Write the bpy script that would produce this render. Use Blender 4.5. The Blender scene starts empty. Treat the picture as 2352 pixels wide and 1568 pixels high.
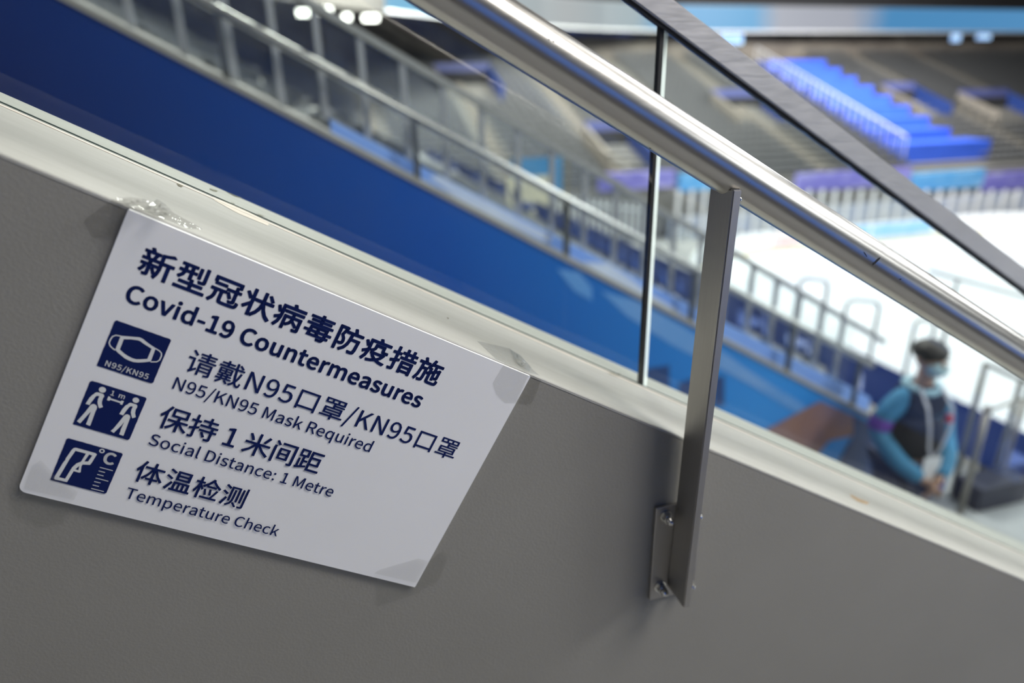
import bpy, bmesh, math, random
from mathutils import Vector, Matrix

random.seed(7)
scene = bpy.context.scene
COL = scene.collection

# ------------------------------------------------------------------ camera, world, lights, exposure
Z0 = 8.5                                   # camera height above the ice sheet
CAM = Vector((0.0, -0.648, Z0))
FPX, CX, CY = 1512.0, 1176.0, 784.0
RX = Vector((0.962, -0.114, 0.249)); RY = Vector((-0.274, -0.342, 0.899)); RZ = Vector((-0.018, -0.933, -0.360))
ax_r = Vector((RX.x, RY.x, RZ.x)).normalized()
ax_u = Vector((-RX.y, -RY.y, -RZ.y)); ax_u = (ax_u - ax_r * ax_u.dot(ax_r)).normalized()
ax_b = ax_r.cross(ax_u)

cam_data = bpy.data.cameras.new('camera')
cam = bpy.data.objects.new('camera', cam_data); COL.objects.link(cam)
cam.matrix_world = Matrix(((ax_r.x, ax_u.x, ax_b.x, CAM.x), (ax_r.y, ax_u.y, ax_b.y, CAM.y), (ax_r.z, ax_u.z, ax_b.z, CAM.z), (0, 0, 0, 1)))
cam_data.sensor_width = 36.0
cam_data.lens = FPX / 2352 * 36.0
cam_data.clip_start = 0.02; cam_data.clip_end = 400
cam_data.dof.use_dof = True
cam_data.dof.focus_distance = 0.70
cam_data.dof.aperture_fstop = 2.0
scene.camera = cam

scene.view_settings.view_transform = 'Standard'
scene.view_settings.look = 'None'
scene.view_settings.exposure = 0.0
scene.view_settings.gamma = 1.0
scene.view_settings.use_curve_mapping = False

world = bpy.data.worlds.new('arena_air'); scene.world = world; world.use_nodes = True
world.node_tree.nodes['Background'].inputs[0].default_value = (0.75, 0.85, 1.0, 1)
world.node_tree.nodes['Background'].inputs[1].default_value = 0.10

def area(name, loc, target, size, power, color=(1, 1, 1), size_y=None):
    l = bpy.data.lights.new(name, 'AREA'); l.energy = power; l.color = color
    l.shape = 'RECTANGLE' if size_y else 'SQUARE'; l.size = size
    if size_y: l.size_y = size_y
    o = bpy.data.objects.new(name, l); COL.objects.link(o)
    o.location = loc
    o.rotation_euler = (Vector(target) - Vector(loc)).to_track_quat('-Z', 'Y').to_euler()
    return o

for lx in (21, 36):                         # floodlight banks over the rink
    for ly in (-16, 2, 20):
        area('rink_floodlight', (lx, ly, Z0 + 5.0), (lx, ly, 0), 5.0, 2300, (0.97, 1.0, 1.0))
for lx in (4, 22, 42):                      # lamps over the end stand
    area('stand_lamp', (lx, 36, Z0 + 9.5), (lx, 46, 5), 4.0, 6500, (1.0, 0.985, 0.95))
area('tier_lamp', (2.5, 9.0, Z0 + 6.0), (3.0, 9.0, 5), 3.0, 1300, (1.0, 0.98, 0.93))
area('tier_lamp', (8.5, 4.0, Z0 + 5.0), (7.5, 4.5, 5), 3.0, 420, (0.95, 0.98, 1.0))
area('aisle_lamp', (1.55, -1.0, Z0 + 1.7), (0.35, 0.0, Z0 - 0.35), 0.9, 54, (1.0, 0.965, 0.92))
area('gangway_fill', (5.2, -1.6, Z0 + 2.2), (2.4, 2.4, Z0 - 1.8), 1.0, 140, (0.96, 0.98, 1.0))  # unseen fill light, added to brighten the blue wall and the person
for k in range(5):                          # row of roof lamps that run down over the parapet
    area('roof_lamp', (0.9 + 1.4 * k, 0.9, Z0 + 4.0 - 0.3 * k), (0.9 + 1.4 * k, 0.9, Z0 - 2), 0.9, 9, (1.0, 0.96, 0.88))

# ------------------------------------------------------------------ survey: a sight line met with a real surface
def ray(px, py):
    v = Vector((px - CX, py - CY, FPX))
    return Vector((RX.dot(v), RY.dot(v), RZ.dot(v)))
def aty(px, py, y):
    d = ray(px, py); return CAM + d * ((y - CAM.y) / d.y)
def atx(px, py, x):
    d = ray(px, py); return CAM + d * ((x - CAM.x) / d.x)
def atz(px, py, z):
    d = ray(px, py); return CAM + d * ((z - CAM.z) / d.z)
def atp(px, py, p0, n):
    d = ray(px, py); return CAM + d * ((Vector(p0) - CAM).dot(n) / d.dot(n))

# ------------------------------------------------------------------ materials
def _n(nt, t, **kw):
    n = nt.nodes.new(t)
    for k, v in kw.items(): setattr(n, k, v)
    return n
MATS = {}
def mat(name, col, rough=0.5, metal=0.0, var=0.08, scale=6.0, bump=0.0, bscale=80.0, stretch=(1, 1, 1), col2=None, spec=0.5, emit=None, coat=0.0):
    if name in MATS: return MATS[name]
    m = bpy.data.materials.new(name); m.use_nodes = True
    nt = m.node_tree; b = nt.nodes['Principled BSDF']
    tc = _n(nt, 'ShaderNodeTexCoord'); mp = _n(nt, 'ShaderNodeMapping'); mp.inputs['Scale'].default_value = stretch
    nt.links.new(tc.outputs['Object'], mp.inputs['Vector'])
    nz = _n(nt, 'ShaderNodeTexNoise'); nz.inputs['Scale'].default_value = scale; nz.inputs['Detail'].default_value = 5
    nt.links.new(mp.outputs[0], nz.inputs['Vector'])
    rp = _n(nt, 'ShaderNodeValToRGB')
    c2 = col2 if col2 else tuple(c * (1 - var) for c in col)
    c1 = col if col2 else tuple(min(1, c * (1 + var)) for c in col)
    rp.color_ramp.elements[0].position = 0.3; rp.color_ramp.elements[1].position = 0.7
    rp.color_ramp.elements[0].color = (*c2, 1); rp.color_ramp.elements[1].color = (*c1, 1)
    nt.links.new(nz.outputs['Fac'], rp.inputs['Fac'])
    nt.links.new(rp.outputs[0], b.inputs['Base Color'])
    b.inputs['Roughness'].default_value = rough; b.inputs['Metallic'].default_value = metal
    b.inputs['Specular IOR Level'].default_value = spec
    if coat: b.inputs['Coat Weight'].default_value = coat; b.inputs['Coat Roughness'].default_value = 0.15
    if bump:
        n2 = _n(nt, 'ShaderNodeTexNoise'); n2.inputs['Scale'].default_value = bscale; n2.inputs['Detail'].default_value = 3
        nt.links.new(mp.outputs[0], n2.inputs['Vector'])
        bp = _n(nt, 'ShaderNodeBump'); bp.inputs['Strength'].default_value = bump; bp.inputs['Distance'].default_value = 0.002
        nt.links.new(n2.outputs['Fac'], bp.inputs['Height']); nt.links.new(bp.outputs[0], b.inputs['Normal'])
    if emit:
        nt.links.new(rp.outputs[0], b.inputs['Emission Color']); b.inputs['Emission Strength'].default_value = emit
    MATS[name] = m
    return m

def sheen(nt, f0, f90, front_only=True):
    """mirror share of a thin clear sheet: f0 face-on, rising to f90 at grazing, counted once per sheet"""
    lw = _n(nt, 'ShaderNodeLayerWeight'); lw.inputs['Blend'].default_value = 0.5
    pw = _n(nt, 'ShaderNodeMath', operation='POWER'); pw.inputs[1].default_value = 4.0
    ma = _n(nt, 'ShaderNodeMath', operation='MULTIPLY_ADD'); ma.inputs[1].default_value = f90; ma.inputs[2].default_value = f0
    nt.links.new(lw.outputs['Facing'], pw.inputs[0]); nt.links.new(pw.outputs[0], ma.inputs[0])
    if not front_only: return ma.outputs[0]
    ge = _n(nt, 'ShaderNodeNewGeometry'); iv = _n(nt, 'ShaderNodeMath', operation='SUBTRACT'); iv.inputs[0].default_value = 1.0
    ml = _n(nt, 'ShaderNodeMath', operation='MULTIPLY')
    nt.links.new(ge.outputs['Backfacing'], iv.inputs[1]); nt.links.new(iv.outputs[0], ml.inputs[0]); nt.links.new(ma.outputs[0], ml.inputs[1])
    return ml.outputs[0]
def glass_mat(name, tint, refl=1.0, haze=0.0):
    m = bpy.data.materials.new(name); m.use_nodes = True
    nt = m.node_tree; nt.nodes.clear()
    out = _n(nt, 'ShaderNodeOutputMaterial')
    tr = _n(nt, 'ShaderNodeBsdfTransparent'); tr.inputs[0].default_value = (*tint, 1)
    gl = _n(nt, 'ShaderNodeBsdfGlossy'); gl.inputs['Roughness'].default_value = 0.015
    mx = _n(nt, 'ShaderNodeMixShader')
    nt.links.new(sheen(nt, 0.045 * refl, 0.7 * refl), mx.inputs[0])
    nt.links.new(tr.outputs[0], mx.inputs[1]); nt.links.new(gl.outputs[0], mx.inputs[2])
    last = mx
    if haze:                               # smears of dust and wiping marks on the pane
        df = _n(nt, 'ShaderNodeBsdfDiffuse'); df.inputs[0].default_value = (0.7, 0.72, 0.75, 1)
        tc = _n(nt, 'ShaderNodeTexCoord'); nz = _n(nt, 'ShaderNodeTexNoise'); nz.inputs['Scale'].default_value = 4.0; nz.inputs['Detail'].default_value = 8
        nt.links.new(tc.outputs['Object'], nz.inputs['Vector'])
        mr = _n(nt, 'ShaderNodeMapRange'); mr.inputs['From Min'].default_value = 0.5; mr.inputs['From Max'].default_value = 0.8
        mr.inputs['To Min'].default_value = haze * 0.3; mr.inputs['To Max'].default_value = haze
        nt.links.new(nz.outputs['Fac'], mr.inputs['Value'])
        m2 = _n(nt, 'ShaderNodeMixShader')
        nt.links.new(mr.outputs[0], m2.inputs[0]); nt.links.new(mx.outputs[0], m2.inputs[1]); nt.links.new(df.outputs[0], m2.inputs[2])
        last = m2
    nt.links.new(last.outputs[0], out.inputs[0])
    return m

def steel_mat(name, col, rough, stretch, streak=0.35, aniso=0.0):
    m = bpy.data.materials.new(name); m.use_nodes = True
    nt = m.node_tree; b = nt.nodes['Principled BSDF']
    tc = _n(nt, 'ShaderNodeTexCoord'); mp = _n(nt, 'ShaderNodeMapping'); mp.inputs['Scale'].default_value = stretch
    nt.links.new(tc.outputs['Object'], mp.inputs['Vector'])
    nz = _n(nt, 'ShaderNodeTexNoise'); nz.inputs['Scale'].default_value = 22.0; nz.inputs['Detail'].default_value = 6
    nt.links.new(mp.outputs[0], nz.inputs['Vector'])
    mr = _n(nt, 'ShaderNodeMapRange'); mr.inputs['To Min'].default_value = rough * (1 - streak); mr.inputs['To Max'].default_value = rough * (1 + streak)
    nt.links.new(nz.outputs['Fac'], mr.inputs['Value']); nt.links.new(mr.outputs[0], b.inputs['Roughness'])
    n3 = _n(nt, 'ShaderNodeTexNoise'); n3.inputs['Scale'].default_value = 9.0; n3.inputs['Detail'].default_value = 4
    nt.links.new(tc.outputs['Object'], n3.inputs['Vector'])
    rp = _n(nt, 'ShaderNodeValToRGB'); rp.color_ramp.elements[0].color = (*[c * 0.82 for c in col], 1); rp.color_ramp.elements[1].color = (*col, 1)
    nt.links.new(n3.outputs['Fac'], rp.inputs['Fac']); nt.links.new(rp.outputs[0], b.inputs['Base Color'])
    b.inputs['Metallic'].default_value = 1.0
    return m

# ------------------------------------------------------------------ object helpers
def put(name, bm, m, parent=None, smooth=False, label=None, cat=None, group=None, kind=None):
    """Link ONE mesh object made of world-space geometry; a top-level one gets its origin at its base."""
    bm.normal_update()
    if parent is not None:
        off = parent['at']
        off = Vector(off)
    else:
        lo = [min(v.co[i] for v in bm.verts) for i in range(3)]; hi = [max(v.co[i] for v in bm.verts) for i in range(3)]
        off = Vector(((lo[0] + hi[0]) / 2, (lo[1] + hi[1]) / 2, lo[2]))
    bmesh.ops.translate(bm, verts=bm.verts, vec=-off)
    me = bpy.data.meshes.new(name); bm.to_mesh(me); bm.free()
    if smooth:
        for p in me.polygons: p.use_smooth = True
    for mm in (m if isinstance(m, (list, tuple)) else [m]): me.materials.append(mm)
    o = bpy.data.objects.new(name, me); COL.objects.link(o)
    o['at'] = tuple(off)
    if parent is not None: o.parent = parent
    else: o.location = off
    tag(o, label, cat, group, kind)
    return o
def tag(o, label=None, cat=None, group=None, kind=None):
    if label: o['label'] = label
    if cat: o['category'] = cat
    if group: o['group'] = group
    if kind: o['kind'] = kind
    return o
def thing(name, loc, label, cat, group=None):
    o = bpy.data.objects.new(name, None); COL.objects.link(o); o.location = loc; o['at'] = tuple(loc)
    o.empty_display_size = 0.05
    return tag(o, label, cat, group)

def BM(): return bmesh.new()
def obox(bm, o, ex, ey, ez, a, b, c, bev=0.0):
    """box on axes ex, ey, ez from o, spanning ranges a, b, c"""
    o = Vector(o); vs = []
    for k in c:
        for j in b:
            for i in a: vs.append(bm.verts.new(o + ex * i + ey * j + ez * k))
    fs = [bm.faces.new([vs[q] for q in f]) for f in ((0, 2, 3, 1), (4, 5, 7, 6), (0, 1, 5, 4), (2, 6, 7, 3), (0, 4, 6, 2), (1, 3, 7, 5))]
    if bev:
        es = list({e for f in fs for e in f.edges})
        bmesh.ops.bevel(bm, geom=es, offset=bev, segments=2, affect='EDGES', profile=0.5)
    bmesh.ops.recalc_face_normals(bm, faces=bm.faces[:])
EX, EY, EZ = Vector((1, 0, 0)), Vector((0, 1, 0)), Vector((0, 0, 1))
def box(bm, x0, x1, y0, y1, z0, z1, bev=0.0):
    obox(bm, (0, 0, 0), EX, EY, EZ, (x0, x1), (y0, y1), (z0, z1), bev)
def hexa(bm, bot, top):
    """solid between two loops with the same number of points"""
    n = len(bot)
    a = [bm.verts.new(p) for p in bot]; b = [bm.verts.new(p) for p in top]
    bm.faces.new(a[::-1]); bm.faces.new(b)
    for i in range(n): bm.faces.new((a[i], a[(i + 1) % n], b[(i + 1) % n], b[i]))
    bmesh.ops.recalc_face_normals(bm, faces=bm.faces[:])
def prism_y(bm, pts, y0, y1):
    hexa(bm, [Vector((x, y0, z)) for x, z in pts], [Vector((x, y1, z)) for x, z in pts])
def tube(bm, pts, r, seg=16, caps=True):
    pts = [Vector(p) for p in pts]; rings = []
    rr = r if isinstance(r, (list, tuple)) else [r] * len(pts)
    d0 = (pts[1] - pts[0]).normalized()
    up = Vector((0, 0, 1)) if abs(d0.z) < 0.9 else Vector((1, 0, 0))
    u = d0.cross(up).normalized()
    for i, p in enumerate(pts):
        d = ((pts[i + 1] if i + 1 < len(pts) else p) - (pts[i - 1] if i else p)).normalized()
        u = (u - d * u.dot(d)).normalized(); v = d.cross(u)
        rings.append([bm.verts.new(p + (u * math.cos(2 * math.pi * k / seg) + v * math.sin(2 * math.pi * k / seg)) * rr[i]) for k in range(seg)])
    for a, b in zip(rings, rings[1:]):
        for k in range(seg): bm.faces.new((a[k], a[(k + 1) % seg], b[(k + 1) % seg], b[k]))
    if caps: bm.faces.new(rings[0][::-1]); bm.faces.new(rings[-1])
    bmesh.ops.recalc_face_normals(bm, faces=bm.faces[:])
def ball(bm, c, rx, ry=None, rz=None, seg=20, rings=12):
    ry = ry or rx; rz = rz or rx
    r = bmesh.ops.create_uvsphere(bm, u_segments=seg, v_segments=rings, radius=1.0)
    for v in r['verts']: v.co = Vector((v.co.x * rx, v.co.y * ry, v.co.z * rz)) + Vector(c)
def polyface(bm, pts):
    f = bm.faces.new([bm.verts.new(p) for p in pts]); bm.faces.ensure_lookup_table(); return f

# ------------------------------------------------------------------ common materials
M_wall = mat('grey_wall_paint', (0.25, 0.239, 0.21), 0.75, var=0.05, scale=3, bump=0.14, bscale=320)
M_cope = mat('off_white_coping_paint', (0.365, 0.36, 0.328), 0.6, var=0.05, scale=7, stretch=(1.2, 9, 1.2), bump=0.2, bscale=120, col2=(0.33, 0.322, 0.288))
M_conc = mat('concrete', (0.30, 0.30, 0.29), 0.85, var=0.12, scale=1.5)
M_tread = mat('grey_floor_coating', (0.33, 0.35, 0.36), 0.6, var=0.08, scale=1.2)
M_dark = mat('dark_roof', (0.02, 0.02, 0.022), 0.9)
M_steel_s = steel_mat('brushed_steel_rail', (0.54, 0.525, 0.50), 0.29, (1, 9, 9), 0.12)
M_steel_v = steel_mat('brushed_steel_post', (0.46, 0.44, 0.41), 0.52, (16, 16, 1), 0.2)
M_steel_d = steel_mat('dull_steel', (0.34, 0.32, 0.29), 0.5, (6, 6, 6))
M_bolt = steel_mat('bright_bolt', (0.7, 0.69, 0.66), 0.2, (5, 5, 5))
M_glass = glass_mat('clear_glass', (0.94, 0.97, 0.96), 0.85, 0.014)
M_glass2 = glass_mat('far_glass', (0.95, 0.97, 0.96), 0.6, 0.06)
M_edge = mat('polished_glass_edge', (0.86, 0.90, 0.86), 0.3, var=0.1)
M_gask = mat('dark_green_gasket', (0.05, 0.08, 0.065), 0.4)
M_black = mat('black_rubber', (0.012, 0.012, 0.012), 0.7)
M_navy = mat('navy_print', (0.0015, 0.010, 0.082), 0.65, var=0.05, spec=0.2)
M_white = mat('white_sign_board', (0.82, 0.815, 0.805), 0.45, var=0.02, scale=5, col2=(0.79, 0.785, 0.775))

# ------------------------------------------------------------------ our parapet with coping
T = math.tan(math.radians(29.896))
def zt(x): return Z0 - 0.1855 - T * x
SL = Vector((math.cos(math.radians(29.896)), 0, -math.sin(math.radians(29.896))))
NP = Vector((-SL.z, 0, SL.x))
FL = Z0 - 3.06                              # landing floor
def inner(x): return 0.277 + 0.05 * max(-1, min(1.8, x))
XA, XB = -4.0, 3.42
bm = BM(); n = 24
xs = [XA + (XB - XA) * i / n for i in range(n + 1)]
CT = 0.004
for i in range(n):
    a, b = xs[i], xs[i + 1]
    hexa(bm, [Vector((a, 0, FL)), Vector((b, 0, FL)), Vector((b, inner(b), FL)), Vector((a, inner(a), FL))],
         [Vector((a, 0, zt(a) - CT)), Vector((b, 0, zt(b) - CT)), Vector((b, inner(b), zt(b) - CT)), Vector((a, inner(a), zt(a) - CT))])
bmesh.ops.remove_doubles(bm, verts=bm.verts, dist=1e-5)
inside = [f for f in bm.faces if abs(f.normal.x) > 0.98 and XA + .01 < f.calc_center_median().x < XB - .01]
bmesh.ops.delete(bm, geom=inside, context='FACES_ONLY')
put('wall_near', bm, M_wall, kind='structure')
bm = BM()
rows = []
for i in range(n + 1):
    x = xs[i]; yi = inner(x)
    sec = [(-0.0004, -CT), (-0.0002, -0.0012), (0.0015, 0.0), (yi - 0.002, 0.0), (yi + 0.001, -0.0015), (yi + 0.001, -CT)]
    rows.append([bm.verts.new((x, y, zt(x) + dz)) for y, dz in sec])
for a, b in zip(rows, rows[1:]):
    for k in range(5): bm.faces.new((a[k], a[k + 1], b[k + 1], b[k]))
    bm.faces.new((a[5], a[0], b[0], b[5]))
bm.faces.new(rows[0]); bm.faces.new(rows[-1][::-1])
bmesh.ops.recalc_face_normals(bm, faces=bm.faces[:])
put('trim_1', bm, M_cope, kind='structure')

# ------------------------------------------------------------------ glass balustrade on the coping
def yg(x): return 0.206 + 0.011 * x
bal = thing('glass_balustrade', (0.45, yg(.45), zt(.45)), 'frameless glass balustrade with flat steel cap rail on the off-white coping', 'glass railing')
def gtop(x): return zt(x) + 0.517 + 0.006 * (x - 0.5)
def strip(bm, x0, x1, y0, y1, f0, f1, n=8):
    """prism that follows the slope: y0/y1 offsets from the glass line, f0/f1 height functions"""
    R_ = []
    for i in range(n + 1):
        x = x0 + (x1 - x0) * i / n; y = yg(x)
        R_.append([bm.verts.new((x, y + y0, f0(x))), bm.verts.new((x, y + y1, f0(x))), bm.verts.new((x, y + y1, f1(x))), bm.verts.new((x, y + y0, f1(x)))])
    for a, b in zip(R_, R_[1:]):
        for k in range(4): bm.faces.new((a[k], a[(k + 1) % 4], b[(k + 1) % 4], b[k]))
    bm.faces.new(R_[0]); bm.faces.new(R_[-1][::-1])
    bmesh.ops.recalc_face_normals(bm, faces=bm.faces[:])
JX = 0.4525
def frosted():
    m = bpy.data.materials.new('ground_glass_edge'); m.use_nodes = True; nt = m.node_tree; nt.nodes.clear()
    out = _n(nt, 'ShaderNodeOutputMaterial'); tl = _n(nt, 'ShaderNodeBsdfTranslucent'); tl.inputs[0].default_value = (0.88, 0.95, 0.90, 1)
    tr = _n(nt, 'ShaderNodeBsdfTransparent'); tr.inputs[0].default_value = (0.85, 0.95, 0.90, 1); mx = _n(nt, 'ShaderNodeMixShader'); mx.inputs[0].default_value = 0.35
    nt.links.new(tl.outputs[0], mx.inputs[1]); nt.links.new(tr.outputs[0], mx.inputs[2]); nt.links.new(mx.outputs[0], out.inputs[0]); return m
M_ground = frosted()
def pane(x0, x1):
    bm = BM(); strip(bm, x0, x1, 0, 0.011, lambda x: zt(x) - 0.002, lambda x: gtop(x) + 0.006, 1)
    bm.faces.ensure_lookup_table()
    for f in bm.faces:
        if abs(f.normal.y) < 0.5: f.material_index = 1
        if f.normal.x > 0.9: f.material_index = 3
        if f.normal.x < -0.9: f.material_index = 2
    return put('glass_pane', bm, [M_glass, M_edge, M_ground, M_black], bal)
pane(-3.6, JX - 0.0045); pane(JX + 0.0066, 3.35)
bm = BM(); strip(bm, JX - 0.0043, JX + 0.0010, 0.0005, 0.0105, lambda x: zt(x) + 0.001, lambda x: gtop(x) + 0.002, 1)
put('joint_seal', bm, M_black, bal)
bm = BM(); strip(bm, -3.6, 3.35, -0.0022, -0.0002, lambda x: zt(x) + 0.0002, lambda x: zt(x) + 0.0016, 20)
put('base_seal', bm, M_gask, bal)
bm = BM(); strip(bm, -3.6, 3.35, -0.009, 0.020, lambda x: gtop(x), lambda x: gtop(x) + 0.034, 10)
bmesh.ops.bevel(bm, geom=[e for e in bm.edges if abs((e.verts[0].co - e.verts[1].co).normalized().dot(SL)) > 0.95], offset=0.0018, segments=2, affect='EDGES')
put('cap_rail', bm, steel_mat('brushed_steel_cap', (0.62, 0.60, 0.585), 0.45, (1, 12, 12)), bal)
bm = BM(); random.seed(3)
R_ = []
for i in range(241):
    x = -1.0 + 3.6 * i / 240; j = random.random() * 0.0025
    R_.append((bm.verts.new((x, yg(x) - 0.0045, gtop(x) - 0.0035 - j)), bm.verts.new((x, yg(x) - 0.0045, gtop(x) + 0.001)), bm.verts.new((x, yg(x) - 0.0003, gtop(x) + 0.001)), bm.verts.new((x, yg(x) - 0.0003, gtop(x) - 0.0035 - j))))
for a, b in zip(R_, R_[1:]):
    for k in range(4): bm.faces.new((a[k], a[(k + 1) % 4], b[(k + 1) % 4], b[k]))
bmesh.ops.recalc_face_normals(bm, faces=bm.faces[:])
put('cap_gasket', bm, M_black, bal)

# ------------------------------------------------------------------ stainless handrail on its bracket post
bm = BM(); strip(bm, -2.0, 3.3, -0.0175, -0.0125, lambda x: zt(x), lambda x: zt(x) + 0.0008, 40)
put('sealant_ridge', bm, mat('peach_sealant', (0.70, 0.62, 0.52), 0.6, var=0.1, scale=30), bal)
cope = bpy.data.objects['trim_1']
M_scuff = mat('dirt_scuff', (0.16, 0.15, 0.105), 0.9, var=0.3, scale=90)
M_rust = mat('rusty_scuff', (0.36, 0.25, 0.14), 0.9, var=0.2, scale=90)
def scuff(pts, m=M_scuff):
    bm = BM(); polyface(bm, [atp(x, y, Vector((0, 0, zt(0))) + NP * 0.0003, NP) for x, y in pts]); bm.normal_update()
    if bm.faces[0].normal.z < 0: bmesh.ops.reverse_faces(bm, faces=bm.faces[:])
    put('scuff_mark', bm, m, cope)
for pts in ([(407, 421), (414, 420), (424, 426), (418, 430), (410, 427)], [(482, 432), (502, 438), (498, 441), (484, 436)], [(531, 464), (540, 467), (540, 470), (532, 468)],
            [(1392, 852), (1408, 856), (1424, 864), (1420, 866), (1402, 860)], [(1418, 857), (1425, 858), (1424, 862), (1418, 861)],
            [(1026, 728), (1032, 730), (1030, 733)], [(590, 490), (610, 497), (600, 496)], [(520, 440), (560, 456), (540, 451)]): scuff(pts)
scuff([(1952, 1134), (1976, 1146), (1996, 1153), (1992, 1158), (1970, 1151), (1954, 1140)], M_rust)
scuff([(490, 452), (560, 480), (620, 512), (616, 518), (548, 490), (494, 460)], mat('faint_ochre_stain', (0.60, 0.545, 0.455), 0.7))
hr = thing('handrail', (0.40, -0.027, Z0 - 0.66), 'round brushed steel handrail on a flat post bolted to the grey wall', 'handrail')
sl2 = math.radians(29.25)
def tz(x): return Z0 + 0.145 - math.tan(sl2) * x
bm = BM(); tube(bm, [(-1.6 + 5.0 * i / 20, -0.027, tz(-1.6 + 5.0 * i / 20)) for i in range(21)], 0.02415, 48)
put('rail', bm, M_steel_s, hr, smooth=True)
for cx_, cy_, ang, ln, wd in ((2013, 600, 1.25, 12, 3.5), (1988, 584, -.35, 9, 1.2), (2068, 641, .5, 3, 2), (1262, 91, 0, 2.5, 2), (1273, 95, .6, 3, 2.2), (1494, 340, 0, 3, 2.5)):
    d_ = ray(cx_, cy_).normalized(); ax = Vector((math.cos(sl2), 0, -math.sin(sl2))); o_ = CAM - Vector((0, -0.027, tz(0)))
    dp = d_ - ax * d_.dot(ax); op = o_ - ax * o_.dot(ax)
    A_, B_, C_ = dp.dot(dp), 2 * dp.dot(op), op.dot(op) - 0.02425 ** 2
    t_ = (-B_ - math.sqrt(B_ * B_ - 4 * A_ * C_)) / (2 * A_); hit = CAM + d_ * t_
    n_ = (op + dp * t_).normalized(); b_ = n_.cross(ax); k_ = (hit - CAM).length / FPX
    u_ = ax * math.cos(ang) + b_ * math.sin(ang); v_ = n_.cross(u_)
    bm = BM(); polyface(bm, [hit + u_ * (i * ln * k_) + v_ * (j * wd * k_) + n_ * .0001 for i, j in ((-1, -.2), (-.3, -.8), (.6, -.5), (1, .3), (.2, .7), (-.6, .4))])
    put('scuff_mark', bm, M_black, hr)
pb = aty(1585, 1392, -0.050); pt = aty(1703, 455, -0.050)
PW, PY0, PY1 = 0.0102, -0.050, -0.0065
bm = BM()
ztop = tz(pt.x) - 0.015
kx = (pt.x - pb.x) / (pt.z - pb.z)
def px_(z): return pb.x + kx * (z - pb.z)
def sect(z, y0=PY0, y1=PY1): x = px_(z); return [Vector((x - PW, y0, z)), Vector((x, y0, z)), Vector((x, y1, z)), Vector((x - PW, y1, z))]
hexa(bm, sect(pb.z), sect(ztop))
bmesh.ops.bevel(bm, geom=[e for e in bm.edges], offset=0.0012, segments=2, affect='EDGES')
put('post', bm, M_steel_v, hr)
bm = BM(); random.seed(5)
for k in range(7):
    ball(bm, (px_(ztop) - 0.003 + 0.0045 * math.sin(k), PY0 + 0.0035 + 0.001 * k, tz(pt.x) - 0.0245 - 0.0012 * (k % 3)), 0.0032, seg=10, rings=8)
put('weld_bead', bm, M_bolt, hr, smooth=True)
bm = BM(); box(bm, 0.3675, 0.4360, -0.0065, 0.0, Z0 - 0.663, Z0 - 0.512, 0.0012)
put('base_plate', bm, M_steel_v, hr)
for bx in (0.3815, 0.4225):
    for bz in (-0.526, -0.641):
        bm = BM(); c = Vector((bx, 0, Z0 + bz))
        tube(bm, [c + EY * -0.0065, c + EY * -0.0085], 0.0085, 20)
        tube(bm, [c + EY * -0.0085, c + EY * -0.0165], 0.0072, 6)
        tube(bm, [c + EY * y for y in (-0.0165, -0.020, -0.0235, -0.0255, -0.0262)], [0.0058, 0.0055, 0.0042, 0.0022, 0.0004], 16)
        put('cap_nut', bm, M_bolt, hr)

# ------------------------------------------------------------------ the sign
U = Vector((math.cos(math.radians(29.95)), 0, -math.sin(math.radians(29.95)))); V = Vector((U.z, 0, -U.x))
SO = Vector((-0.1646, -0.0045, Z0 - 0.0926)); SW, SH = 420.0, 296.5
def suv(u, v, d=0.0): return SO + U * (u / 1000) + V * (v / 1000) + Vector((0, -d, 0))
sign = thing('notice_sign', SO + U * 0.21 + V * 0.2965, 'white notice board with navy Chinese and English lettering taped to grey wall', 'sign')
bm = BM()
def rr(w, h, r0, r1, r2, r3, s=5):
    o_ = []
    for (cx, cy, r, a0) in ((r0, r0, r0, 180), (w - r1, r1, r1, 270), (w - r2, h - r2, r2, 0), (r3, h - r3, r3, 90)):
        for k in range(s + 1):
            a = math.radians(a0 + 90 * k / s); o_.append((cx + r * math.cos(a), cy + r * math.sin(a)))
    return o_
outl = rr(SW, SH, 0.8, 0.8, 1.0, 7.0)
def bow(u, v):                             # the board stands a touch proud of the wall along its lower edge
    return 0.0012 * math.sin(math.pi * u / SW) * (v / SH)
hexa(bm, [suv(u, v, bow(u, v)) for u, v in outl], [suv(u, v, -0.0042 + bow(u, v) * 0.6) for u, v in outl])
put('board', bm, M_white, sign)

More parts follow.
